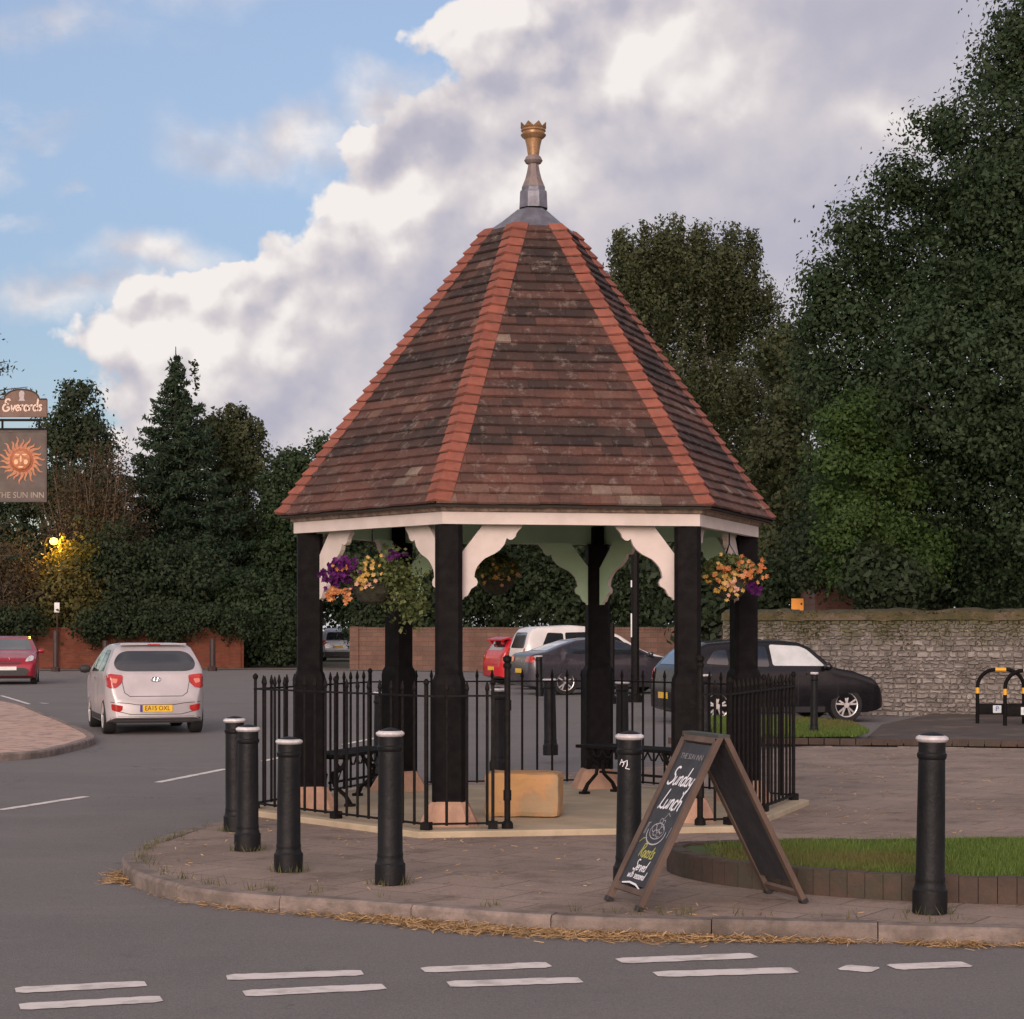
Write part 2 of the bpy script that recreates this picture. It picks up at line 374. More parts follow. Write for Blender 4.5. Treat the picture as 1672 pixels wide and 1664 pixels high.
M['bollard'] = pbr('bollard_paint', (.004, .0045, .0055), (.008, .008, .009), 7, .55, bump=.25, bscale=35, c3=(.035, .03, .027), s3=5, l3=.62, h3=.8, spec=.3)
M['white'] = pbr('white_paint', (.66, .58, .53), (.58, .51, .46), 5, .6)
M['green'] = pbr('green_paint', (.62, .90, .62), (.57, .84, .57), 4, .6)
M['cap'] = pbr('white_cap', (.72, .70, .71), (.5, .47, .46), 14, .5)
M['lead'] = pbr('lead', (.20, .205, .24), (.13, .13, .155), 7, .5, metal=.35, bump=.2)
M['stone_lead'] = pbr('weathered_lead', (.26, .21, .19), (.17, .14, .135), 8, .6, metal=.15)
M['gold'] = pbr('gilding', (.44, .27, .14), (.30, .18, .095), 10, .45, metal=.5)
M['sand'] = pbr('sandstone', (.52, .31, .21), (.42, .26, .18), 6, .9, bump=.5)
M['sand2'] = pbr('ochre_sandstone', (.52, .30, .12), (.44, .25, .13), 3, .9, bump=.4, c3=(.36, .26, .15), s3=3)
M['slab'] = pbr('concrete_slab', (.50, .41, .28), (.40, .33, .22), 2.5, .9, bump=.3)
M['kerb'] = pbr('kerb_stone', (.26, .21, .18), (.15, .122, .104), 6, .92, bump=.7, bscale=30, tone=.15, c3=(.11, .088, .07), s3=1.8, l3=.55, h3=.72)
M['wood'] = pbr('brown_wood', (.125, .083, .062), (.075, .050, .038), 4, .7, stretch=(1, 1, .3), bump=.2)
M['board'] = pbr('blackboard', (.022, .024, .030), (.035, .037, .043), 8, .6)
M['chalk'] = pbr('chalk', (.78, .78, .82), None, 60, .9)
M['chalky'] = pbr('yellow_chalk', (.42, .42, .12), None, 60, .9)
M['chalkg'] = pbr('faded_chalk', (.20, .20, .21), None, 60, .9)
M['paint'] = pbr('road_paint', (.74, .69, .64), (.50, .46, .42), 7, .85, lo=.45, hi=.72, bump=.3, bscale=60)
M['rubber'] = pbr('rubber', (.012, .012, .012), None, 10, .8)
M['glass'] = pbr('car_glass', (.02, .023, .027), None, 3, .06, spec=.8, coat=1)
M['chrome'] = pbr('chrome', (.75, .75, .76), None, 3, .15, metal=1)
M['alloy'] = pbr('alloy', (.62, .60, .58), None, 6, .35, metal=.6)
M['redlens'] = pbr('red_lens', (.42, .014, .010), (.32, .012, .008), 8, .25, coat=.4)
M['clear'] = pbr('clear_lens', (.6, .6, .6), (.35, .35, .36), 12, .1, coat=1)
M['plastic'] = pbr('black_plastic', (.02, .02, .02), None, 8, .55)
M['yplate'] = pbr('yellow_plate', (.75, .46, .03), None, 8, .5)
M['wplate'] = pbr('white_plate', (.7, .7, .68), None, 8, .5)
M['ink'] = pbr('plate_ink', (.01, .01, .01), None, 8, .6)
M['blue'] = pbr('plate_blue', (.02, .05, .3), None, 8, .6)
M['bark'] = pbr('bark', (.06, .045, .035), (.03, .024, .02), 3, .95, bump=.8, stretch=(1, 1, .25))
M['birchbark'] = pbr('birch_bark', (.28, .25, .22), (.08, .07, .06), 3, .9)
M['rust'] = pbr('rust_brown_paint', (.05, .025, .02), (.03, .018, .016), 9, .6)

# ------------------------------------------------------------------ ground, road, plaza
def sheet(name, pts, z, mat, kind='structure'):
    mb = MB(); mb.add([(p[0], p[1], z) for p in pts], [list(range(len(pts)))]); o = mb.build(name, mat); tag(o, kind=kind); return o
earth = pbr('earth', (.05, .06, .025), (.07, .055, .035), .6, .95, bump=.6, bscale=8)
sheet('ground', [(-900, -60), (900, -60), (900, 1500), (-900, 1500)], -.108, earth)
# road: a gently worn sheet with patches
sheet('road', [(-60, -20), (60, -20), (60, 40), (30, 44), (24, 84), (-60, 84)], -.100, asphalt)
ROADZ = -.1
# pavement outline (kerb top) from the front right, round the nose and back
front = [(2300, 1532), (1672, 1515), (1300, 1506), (920, 1495), (760, 1485), (600, 1472), (470, 1464), (345, 1453), (270, 1440), (222, 1424), (200, 1406), (202, 1393), (222, 1380), (258, 1368), (301, 1353), (345, 1343),
         (440, 1322), (560, 1299), (700, 1279), (850, 1266), (1000, 1256), (1180, 1236), (1300, 1220), (1450, 1219), (1672, 1222), (2300, 1230)]
out = [Vector(gp(x, y)) for x, y in front]
def catmull(P, k=6):
    o = []
    for i in range(len(P)-1):
        p0, p1, p2, p3 = P[max(i-1, 0)], P[i], P[i+1], P[min(i+2, len(P)-1)]
        for j in range(k):
            t = j/k; o.append(.5*((2*p1)+(-p0+p2)*t+(2*p0-5*p1+4*p2-p3)*t*t+(-p0+3*p1-3*p2+p3)*t**3))
    o.append(P[-1]); return o
curve = catmull(out, 8)
def resample(P, step):
    o = [P[0]]; acc = 0
    for a, b in zip(P[:-1], P[1:]):
        L = (b-a).length; t = step-acc
        while t <= L: o.append(a.lerp(b, t/L)); t += step
        acc = (L-(t-step))
    return o
curve = resample(curve, .15)
def offset(P, d):
    o = []
    for i, p in enumerate(P):
        t = (P[min(i+1, len(P)-1)]-P[max(i-1, 0)]).normalized(); o.append(p+Vector((t.y, -t.x, 0))*d)
    return o
inner = offset(curve, .13)
def kerb_object(name, curve, inner, z0, z1, per=6):
    mb = MB(); rr = random.Random(3)
    for s in range(0, len(curve)-1, per):
        e = min(s+per, len(curve)-1); mb.t = rr.random(); dz = rr.uniform(-.006, .006); a = curve[s:e+1]; b = inner[s:e+1]
        # shrink the ends for the joints
        a = list(a); b = list(b); a[0] = a[0].lerp(a[1], .022); b[0] = b[0].lerp(b[1], .022); a[-1] = a[-1].lerp(a[-2], .022); b[-1] = b[-1].lerp(b[-2], .022)
        n = len(a); vs = []
        for p, q in zip(a, b):
            bev = p.lerp(q, .14)
            vs += [(p.x, p.y, z0), (p.x, p.y, z1-.022+dz), (bev.x, bev.y, z1+dz), (q.x, q.y, z1+dz), (q.x, q.y, z0)]
        fs = [(5*i+k, 5*i+k+1, 5*i+6+k, 5*i+5+k) for i in range(n-1) for k in range(4)] + [(0, 1, 2, 3, 4)[::-1], [5*(n-1)+k for k in range(5)]]
        mb.add(vs, fs)
    o = mb.build(name, M['kerb'], smooth=False); tag(o, kind='structure'); return o
kerb_object('kerb', curve, inner, -.13, .0)
# paving with slab joints and per-area wear
pm = bpy.data.materials.new('paving_slabs'); pm.use_nodes = True; t = NT(pm.node_tree)
b = t.n('ShaderNodeBsdfPrincipled'); oo = t.n('ShaderNodeOutputMaterial'); t.link(b.outputs[0], oo.inputs[0])
co = t.n('ShaderNodeTexCoord').outputs['Object']
mp = t.n('ShaderNodeMapping'); t.link(co, mp.inputs[0]); mp.inputs['Rotation'].default_value = (0, 0, R(32))
br = t.n('ShaderNodeTexBrick'); t.link(mp.outputs[0], br.inputs[0]); br.inputs['Scale'].default_value = 1.0
br.inputs['Brick Width'].default_value = .6; br.inputs['Row Height'].default_value = .45; br.inputs['Mortar Size'].default_value = .008; br.inputs['Mortar Smooth'].default_value = .6
br.inputs['Color1'].default_value = (.375, .29, .235, 1); br.inputs['Color2'].default_value = (.32, .248, .20, 1); br.inputs['Mortar'].default_value = (.14, .105, .09, 1)
c = t.mix(t.mr(t.noise(co, .7, 6, .65), .38, .66, 0, .65), br.outputs[0], (.18, .14, .115, 1))
c = t.mix(t.mr(t.noise(co, 1.9, 6, .72), .50, .66, 0, .6), c, (.115, .085, .068, 1))
c = t.mix(t.mr(t.noise(co, 5, 6, .7), .42, .75, 0, .45), c, (.32, .25, .21, 1))
c = t.mix(t.mr(t.noise(co, 55, 3, .6), .35, .7, 0, .35), c, (.13, .10, .085, 1))
t.link(c, b.inputs['Base Color']); b.inputs['Roughness'].default_value = .92; b.inputs['Specular IOR Level'].default_value = .3
bn = t.n('ShaderNodeBump'); bn.inputs['Strength'].default_value = .5; bn.inputs['Distance'].default_value = .02
t.link(t.m('ADD', t.noise(co, 70, 4, .6), t.m('MULTIPLY', br.outputs[1], -1.2)), bn.inputs['Height']); t.link(bn.outputs[0], b.inputs['Normal'])
mb = MB(); mb.add([(p.x, p.y, -.004) for p in inner], [list(range(len(inner)))[::-1]]); o = mb.build('pavement', pm); tag(o, kind='structure')
# far strip beyond the plaza: tarmac path in front of the stone wall
A = [gp(1300, 1217), gp(1672, 1219), gp(2300, 1228), (36, 33, 0), (36, 40, 0), (3.5, 40, 0)]
pathm = pbr('path_tarmac', (.085, .066, .054), (.065, .052, .044), 2, .95, bump=.5, bscale=50, c3=(.13, .10, .08), s3=1.2)
mb = MB(); mb.add([(x, y, z) for x, y, z in [gp(1405, 1210), gp(1672, 1212), gp(2300, 1222), (36, 34, 0), (36, 42, 0), (8.2, 38.5, 0), gp(1440, 1180)]], [list(range(7))]); o = mb.build('path', pathm); tag(o, kind='structure')
for v in o.data.vertices: v.co.z = -.03
# island of pink paving at the left
isl = catmull([Vector(gp(x, y, -.0)) for x, y in [(-500, 1140), (-200, 1132), (0, 1143), (80, 1167), (130, 1187), (153, 1199), (150, 1206), (110, 1217), (40, 1228), (-150, 1236), (-500, 1242)]], 6)
isl = resample(isl, .2); isin = offset(isl, .13)
kerb_object('kerb', isl, isin, -.13, 0.0, 5)
pinkp = pbr('pink_paving', (.56, .385, .30), (.46, .32, .255), 2, .9, bump=.3, bscale=30, c3=(.30, .21, .17), s3=4)
mb = MB(); mb.add([(p.x, p.y, -.004) for p in isin], [list(range(len(isin)))]); o = mb.build('traffic_island', pinkp); tag(o, kind='structure')

# road markings, 4 mm above the road
mk = MB()
def mark(x0, y0, x1, y1, w, seg=14):
    a = Vector(gp(x0, y0, ROADZ)); b_ = Vector(gp(x1, y1, ROADZ)); d = (b_-a).normalized(); nn = Vector((-d.y, d.x, 0)); rr = random.Random(int(x0*7+y0))
    vs = []
    for i in range(seg+1):
        p = a.lerp(b_, i/seg); e = .75 if i in (0, seg) else 1
        vs += [p+nn*(w/2*e+rr.uniform(-.008, .008)), p-nn*(w/2*e+rr.uniform(-.008, .008))]
    mk.add([(v.x, v.y, ROADZ+.004) for v in vs], [(2*i, 2*i+1, 2*i+3, 2*i+2) for i in range(seg)])
for q in [(25, 1618, 238, 1607), (370, 1597, 592, 1589), (690, 1585, 897, 1576), (1010, 1570, 1232, 1561), (1455, 1580, 1580, 1575), (-330, 1640, -110, 1628), (1690, 1568, 1900, 1560)]: mark(*q, .165)
for q in [(32, 1645, 264, 1632), (398, 1623, 628, 1612), (732, 1608, 948, 1601), (1070, 1592, 1298, 1585), (1375, 1580, 1430, 1585), (-340, 1672, -100, 1658)]: mark(*q, .165)
for q in [(258, 1278, 368, 1256), (0, 1323, 141, 1301), (-300, 1385, -110, 1345), (430, 1243, 530, 1222), (560, 1216, 640, 1200), (2, 1136, 48, 1150), (66, 1148, 78, 1149)]: mark(*q, .10 if q[0] not in (0, 258) else .11)
o = mk.build('road_markings', M['paint']); tag(o, kind='structure')
# bay lines and worn marks far in the car park
# ------------------------------------------------------------------ lawns
grassm = pbr('lawn_soil', (.05, .085, .018), (.07, .08, .03), 3, .95, bump=.7, bscale=40)
blade = leafmat('grass_blades', (.06, .11, .02), (.18, .26, .055), .25, warm=(.16, .15, .05))
drym = leafmat('straw', (.30, .19, .085), (.62, .42, .22), .1)
brickedge = pbr('edging_brick', (.082, .056, .042), (.062, .044, .034), 5, .92, bump=.6, tone=.08, c3=(.06, .052, .035), s3=2.5)
def blades(name, P, n, hmin, hmax, w, mat, lean=.35, label=None, cat='grass'):
    """n blades scattered over points P(n,3)"""
    n = len(P); h = rng.uniform(hmin, hmax, n); a = rng.uniform(0, 2*np.pi, n); l = rng.uniform(0, lean, n); la = rng.uniform(0, 2*np.pi, n)
    ww = w*rng.uniform(.6, 1.3, n)
    side = np.stack([np.cos(a)*ww, np.sin(a)*ww, np.zeros(n)], 1); tip = P+np.stack([np.cos(la)*l*h, np.sin(la)*l*h, h], 1)
    V = np.empty((n, 3, 3)); V[:, 0] = P-side; V[:, 1] = P+side; V[:, 2] = tip
    o = np_mesh(name, V.reshape(-1, 3), np.arange(3*n).reshape(-1, 3), mat, tone=rng.random(n))
    tag(o, label, cat, kind='stuff'); return o
def in_poly(P, poly):
    x, y = P[:, 0], P[:, 1]; ins = np.zeros(len(P), bool); n = len(poly)
    for i in range(n):
        x0, y0 = poly[i]; x1, y1 = poly[(i+1) % n]
        c = ((y0 > y) != (y1 > y)) & (x < (x1-x0)*(y-y0)/(y1-y0+1e-12)+x0); ins ^= c
    return ins
# raised lawn at the right, brick edged
LZ = .15
lawn_px = [(2400, 1486), (2000, 1482), (1672, 1477), (1400, 1466), (1200, 1447), (1120, 1433), (1093, 1424), (1090, 1417), (1110, 1410)]
edge_f = [Vector(gp(x, y)) for x, y in lawn_px]
back_l = [Vector(gp(x, y)) for x, y in [(1200, 1407), (1300, 1405), (1672, 1403), (2400, 1403)]]
ring = resample(catmull(edge_f+back_l, 6), .11)
mbk = MB(); rin = offset(ring, .105)
for i in range(len(ring)-1):
    mbk.t = random.random(); a, b2 = ring[i].lerp(ring[i+1], .018), ring[i+1].lerp(ring[i], .018); c2, d2 = rin[i+1].lerp(rin[i], .018), rin[i].lerp(rin[i+1], .018)
    hh = LZ+random.uniform(-.006, .006)
    mbk.add([(p.x, p.y, z) for z in (-.02, hh) for p in (a, b2, c2, d2)], [(0, 1, 2, 3), (4, 5, 6, 7), (0, 1, 5, 4), (1, 2, 6, 5), (2, 3, 7, 6), (3, 0, 4, 7)])
tag(mbk.build('brick_edging', brickedge), 'low brown brick edging round the raised lawn beside the chalk board', 'edging')
poly = [(p.x, p.y) for p in rin]
mb = MB(); mb.add([(x, y, LZ-.02) for x, y in poly], [list(range(len(poly)))]); o = mb.build('lawn_ground', grassm); tag(o, kind='structure')
xs = np.array(poly)
def scatter(poly, n, z, xmax=1e9):
    a = np.array(poly); lo = a.min(0); hi = a.max(0); hi[0] = min(hi[0], xmax)
    P = rng.uniform(lo, hi, (int(n), 2)); P = P[in_poly(P, poly)]; return np.column_stack([P, np.full(len(P), z)])
P = scatter(poly, 110000, LZ-.02, 4.2); kk = np.array([mnoise(Vector((p[0]*1.6, p[1]*1.6, 5))) for p in P]); P = P[rng.random(len(P)) < np.clip((P[:, 0]-1.25)*1.6, 0, 1)*np.clip(.75+kk, .2, 1)]; blades('grass', P, 0, .02, .06, .004, blade, .7, 'short mown grass of the raised lawn behind the brick edging')
# far lawn strip with its brick border
gl = [Vector(gp(x, y)) for x, y in [(1120, 1208), (1200, 1209), (1300, 1209), (1400, 1208), (1420, 1200), (1390, 1186), (1330, 1180), (1200, 1177), (1120, 1178)]]
mb = MB(); mb.add([(p.x, p.y, .05) for p in gl], [list(range(len(gl)))]); o = mb.build('verge', grassm); tag(o, kind='structure')
P = scatter([(p.x, p.y) for p in gl], 40000, .04); blades('grass', P, 0, .03, .09, .008, blade, .6, 'strip of green grass in front of the black hatchback')
fe = resample([Vector(gp(1090, 1211)), Vector(gp(1300, 1212)), Vector(gp(1672, 1216)), Vector(gp(2200, 1226))], .22); fi = offset(fe, -.12)
mb = MB()
for i in range(len(fe)-1):
    mb.t = random.random(); a, b2, c2, d2 = fe[i].lerp(fe[i+1], .03), fe[i+1].lerp(fe[i], .03), fi[i+1].lerp(fi[i], .03), fi[i].lerp(fi[i+1], .03)
    mb.add([(p.x, p.y, z) for z in (-.03, .055) for p in (a, b2, c2, d2)], [(0, 1, 2, 3), (4, 5, 6, 7), (0, 1, 5, 4), (1, 2, 6, 5), (2, 3, 7, 6), (3, 0, 4, 7)])
tag(mb.build('brick_edging', brickedge), 'long low brick edging at the far side of the plaza by the verge', 'edging')
# dry grass cuttings along the kerb
pts = []
for i in range(60, len(curve)): pass
fr = [p for p in curve if p.y < 13.9 and p.x < 6]
def litter(n, spread, z, size):
    V = []; idx = rng.integers(0, len(fr)-1, n); k = np.array([[p.x, p.y] for p in fr]); s = np.arange(len(fr))
    dens = np.clip(np.array([.08+1.5*max(0, mnoise(Vector((p.x*.9, p.y*.9, 3.3)))+.15+.35*mnoise(Vector((p.x*3.5, p.y*3.5, 1)))) for p in fr]), 0, 1)*np.array([.12 if (p.x < -1.85 and p.y > 12.05 and p.y < 13.2) or (p.y > 13.75) else 1 for p in fr])
    keep = rng.random(n) < dens[idx]; idx = idx[keep]; n = len(idx); f_ = rng.random(n)[:, None]
    base = k[idx]*(1-f_)+k[idx+1]*f_; tg = k[idx+1]-k[idx]; tg /= np.linalg.norm(tg, axis=1)[:, None]; outn = np.stack([-tg[:, 1], tg[:, 0]], 1)
    P = base+outn*(np.abs(rng.normal(0, spread, n))[:, None]*(.4+dens[idx][:, None])+.015)
    return np.column_stack([P, z+np.abs(rng.normal(0, .012, n))])
def straws(name, P, lmin, lmax, w, mat, label, tilt=.25):
    n = len(P); a = rng.uniform(0, 2*np.pi, n); L = rng.uniform(lmin, lmax, n)/2; ww = w*rng.uniform(.5, 1.3, n); ti = rng.normal(0, tilt, n)
    d = np.stack([np.cos(a)*L, np.sin(a)*L, np.sin(ti)*L], 1); s = np.stack([-np.sin(a)*ww, np.cos(a)*ww, ww*.6], 1)
    V = np.empty((n, 4, 3)); V[:, 0] = P-d-s; V[:, 1] = P+d-s; V[:, 2] = P+d+s; V[:, 3] = P-d+s; V[:, :, 2] = np.maximum(V[:, :, 2], P[:, 2:3]-.006)
    return tag(np_mesh(name, V.reshape(-1, 3), np.arange(4*n).reshape(-1, 4), mat, tone=rng.random(n)), label, 'litter', kind='stuff')
straws('dry_grass', litter(19000, .075, ROADZ+.004, 0), .03, .09, .0022, drym, 'dry straw coloured grass cuttings lying in the gutter along the kerb')
# scattered dry bits on the pavement
Pp = scatter([(p.x, p.y) for p in inner if p.y < 30], 16000, .002, 7)
kp = np.array([mnoise(Vector((p[0]*.9, p[1]*.9, 1.7))) for p in Pp]); Pp = Pp[rng.random(len(Pp)) < np.clip(.1+kp*.9, .03, 1)]
straws('dry_grass', Pp, .012, .05, .0028, drym, 'thin scatter of dried cuttings on the paving of the plaza')
# weeds in cracks round the nose
wp = []
for i in range(130):
    p = random.choice(inner[:]);
    if p.y < 18 and p.x < 5: wp += [[p.x+random.gauss(0, .03), p.y+random.gauss(.05, .05), 0] for _ in range(10)]
for (bx, by) in [(471, 1422), (404, 1388), (637, 1443), (1518, 1490), (385, 1356)]:
    g = gp(bx, by)
    for _ in range(60): a = random.uniform(0, 6.3); wp.append([g[0]+math.cos(a)*random.uniform(.09, .15), g[1]+math.sin(a)*random.uniform(.09, .15), 0])
blades('weeds', np.array(wp), 0, .02, .075, .003, leafmat('weed', (.06, .07, .02), (.16, .15, .06), .1), .9, 'small weeds growing along the paving edge and round the bollards', 'weeds')

# ------------------------------------------------------------------ pavilion
CX, CY = .168, 17.62
ANG = [R(190+60*k) for k in range(6)]      # left, front left, front right, right, back right, back left
def hexp(r, k): return Vector((r*math.cos(ANG[k % 6]), r*math.sin(ANG[k % 6]), 0))
pav = empty('pavilion', (CX, CY, 0), 0, 'hexagonal timber shelter with steep brown tiled roof and gilded finial', 'shelter')
RP, RE, ZE, RF, ZF, RT, ZT = 1.96, 2.235, 2.575, 2.10, 2.43, .40, 5.12
def zeave(): return ZE
# plinth
mb = MB(); mb.prism([hexp(2.58, k)[:2] for k in range(6)], -.02, .045); mb.build('plinth', M['slab'], pav, bevel=.01)
# posts on stones
mb = MB()
def octo(w, ch): h = w/2; return [(h-ch, -h), (h, -h+ch), (h, h-ch), (h-ch, h), (-h+ch, h), (-h, h-ch), (-h, -h+ch), (-h+ch, -h)]
pm_ = MB()
secs = [(.262, .03, .225), (.262, .03, 1.16), (.25, .03, 1.20), (.215, .03, 1.24), (.215, .03, 2.425), (.11, .02, 2.426), (.11, .02, 2.60)]
vs = []
for w_, ch, z in secs: vs += [(x, y, z) for x, y in octo(w_, ch)]
pm_.add(vs, [(i*8+j, i*8+(j+1) % 8, (i+1)*8+(j+1) % 8, (i+1)*8+j) for i in range(6) for j in range(8)] + [list(range(8))[::-1], [48+j for j in range(8)]])
post = pm_.build('post', M['black'], pav)
sm_ = MB(); vs = []
for w_, z in ((.47, .03), (.45, .07), (.31, .215), (.27, .235)): vs += [(x, y, z) for x, y in octo(w_, w_*.16)]
sm_.add(vs, [(i*8+j, i*8+(j+1) % 8, (i+1)*8+(j+1) % 8, (i+1)*8+j) for i in range(3) for j in range(8)] + [list(range(8))[::-1], [24+j for j in range(8)]])
ped = sm_.build('pedestal', M['sand'], post)
for k in range(6):
    p = post if k == 0 else post.copy(); q = ped
    if k: C.objects.link(p); q = ped.copy(); C.objects.link(q); q.parent = p
    p.location = hexp(RP, k); p.rotation_euler = (0, 0, {0: R(10), 1: R(0), 2: R(-6), 3: R(12), 4: R(10), 5: R(40)}[k])
# scalloped brackets: outside white, inside green
prof = [(0, -.605), (0, -.25), (.19, -.003), (.507, -.003), (.497, -.03), (.475, -.05), (.457, -.075), (.45, -.10), (.425, -.123), (.40, -.126), (.378, -.112), (.37, -.135), (.358, -.165), (.325, -.205), (.285, -.235), (.237, -.258), (.20, -.277), (.17, -.305), (.14, -.34), (.122, -.38), (.115, -.425),
        (.133, -.44), (.143, -.465), (.135, -.492), (.11, -.507), (.09, -.52), (.078, -.545), (.06, -.575), (.035, -.585), (.025, -.605)]
prof = [(p[0], p[1]) for p in prof]
def bracket(k0, k1, sgn):
    a, b2 = hexp(RP, k0), hexp(RP, k1); d = (b2-a).normalized(); nrm = Vector((d.y, -d.x, 0))   # outward
    if nrm.dot(a) < 0: nrm = -nrm
    o_ = (a if sgn > 0 else b2)-nrm*.035; dd = d*sgn; mb = MB(); n = len(prof); vs = []
    for s in (.022, -.022):
        for x, z in prof: vs.append(o_+dd*(x+.092)+nrm*s+Vector((0, 0, ZF+.01+z)))
    mb.cur = 0; mb.add(vs, [list(range(n))] + [(i, (i+1) % n, n+(i+1) % n, n+i) for i in range(n)])
    b0 = len(mb.v)-2*n; mb.f.append([b0+n+i for i in range(n)][::-1]); mb.mi.append(1); mb.tone.append(.5)
    return mb.build('bracket', [M['white'], M['green']], pav)
for k in range(6): bracket(k, k+1, 1); bracket(k, k+1, -1)
# fascia boards (white outside, green inside), soffit and moulding
for k in range(6):
    a, b2 = hexp(1, k), hexp(1, k+1); mb = MB()
    def ringq(r0, z0, r1, z1, mi):
        mb.cur = mi; mb.add([a*r0+Vector((0, 0, z0)), b2*r0+Vector((0, 0, z0)), b2*r1+Vector((0, 0, z1)), a*r1+Vector((0, 0, z1))], [(0, 1, 2, 3)])
    P_ = [(RF, ZF), (RF, ZF+.095), (RF+.025, ZF+.105), (RF+.03, ZF+.13), (RE-.05, ZE-.012)]
    for i_, ((r0, z0), (r1, z1)) in enumerate(zip(P_[:-1], P_[1:])): ringq(r0, z0, r1, z1, 2 if i_ > 0 else 0)
    ringq(RF, ZF, RF-.07, ZF, 0); ringq(RF-.07, ZF, RF-.07, ZF+.2, 1)
    ringq(RF-.07, ZF+.16, .05, ZF+.17+2.3, 1) if False else None
    me = bpy.data.meshes.new('fascia'); me.from_pydata([tuple(v) for v in mb.v], [], mb.f); me.materials.append(M['white']); me.materials.append(M['green']); me.materials.append(pbr('grimy_paint', (.34, .26, .20), (.16, .12, .095), 18, .85, bump=.3)); me.polygons.foreach_set('material_index', mb.mi)
    o = bpy.data.objects.new('fascia', me); C.objects.link(o); o.parent = pav
# the roof: real tile courses
tilem = bpy.data.materials.new('old_clay_tile'); tilem.use_nodes = True; t = NT(tilem.node_tree)
b = t.n('ShaderNodeBsdfPrincipled'); oo = t.n('ShaderNodeOutputMaterial'); t.link(b.outputs[0], oo.inputs[0])
co = t.n('ShaderNodeTexCoord').outputs['Object']; tn = t.n('ShaderNodeAttribute', attribute_name='tone', attribute_type='GEOMETRY').outputs['Fac']
ra = t.n('ShaderNodeValToRGB'); t.link(tn, ra.inputs[0]); e = ra.color_ramp.elements
e[0].position = 0; e[0].color = (.030, .022, .021, 1); e[1].position = 1; e[1].color = (.26, .20, .155, 1)
for p_, c_ in ((.22, (.056, .034, .029, 1)), (.42, (.105, .052, .041, 1)), (.66, (.140, .066, .050, 1)), (.9, (.17, .105, .080, 1))): x_ = e.new(p_); x_.color = c_
zz = t.n('ShaderNodeSeparateXYZ'); t.link(co, zz.inputs[0])
c = t.mix(t.mr(t.noise(t.vm('MULTIPLY', co, (1, 1, 2.2)), 1.6, 4, .6), .40, .62, 0, .52), ra.outputs[0], (.045, .033, .029, 1))
c = t.mix(t.mr(t.noise(t.vm('ADD', co, (0, 0, 3)), 9, 6, .8), .535, .64, 0, .6), c, (.23, .185, .16, 1))
c = t.mix(t.mr(t.noise(co, 40, 4, .6), .4, .7, 0, .3), c, (.03, .022, .02, 1))
t.link(c, b.inputs['Base Color']); b.inputs['Roughness'].default_value = .85; b.inputs['Specular IOR Level'].default_value = .3
bn = t.n('ShaderNodeBump'); bn.inputs['Strength'].default_value = .5; bn.inputs['Distance'].default_value = .01; t.link(t.noise(co, 60, 5, .6), bn.inputs['Height']); t.link(bn.outputs[0], b.inputs['Normal'])
hipm = pbr('red_hip_tile', (.27, .088, .056), (.21, .07, .047), 9, .85, bump=.3, tone=.14, c3=(.22, .09, .065), s3=4, l3=.55, h3=.75)
roof = empty('roof'); roof.parent = pav
NC = 31
def rz(s): # s 0 eave .. 1 top : radius, height (slight bellcast)
    r = RE+(RT-RE)*s; z = ZE+(ZT-ZE)*s; return r, z
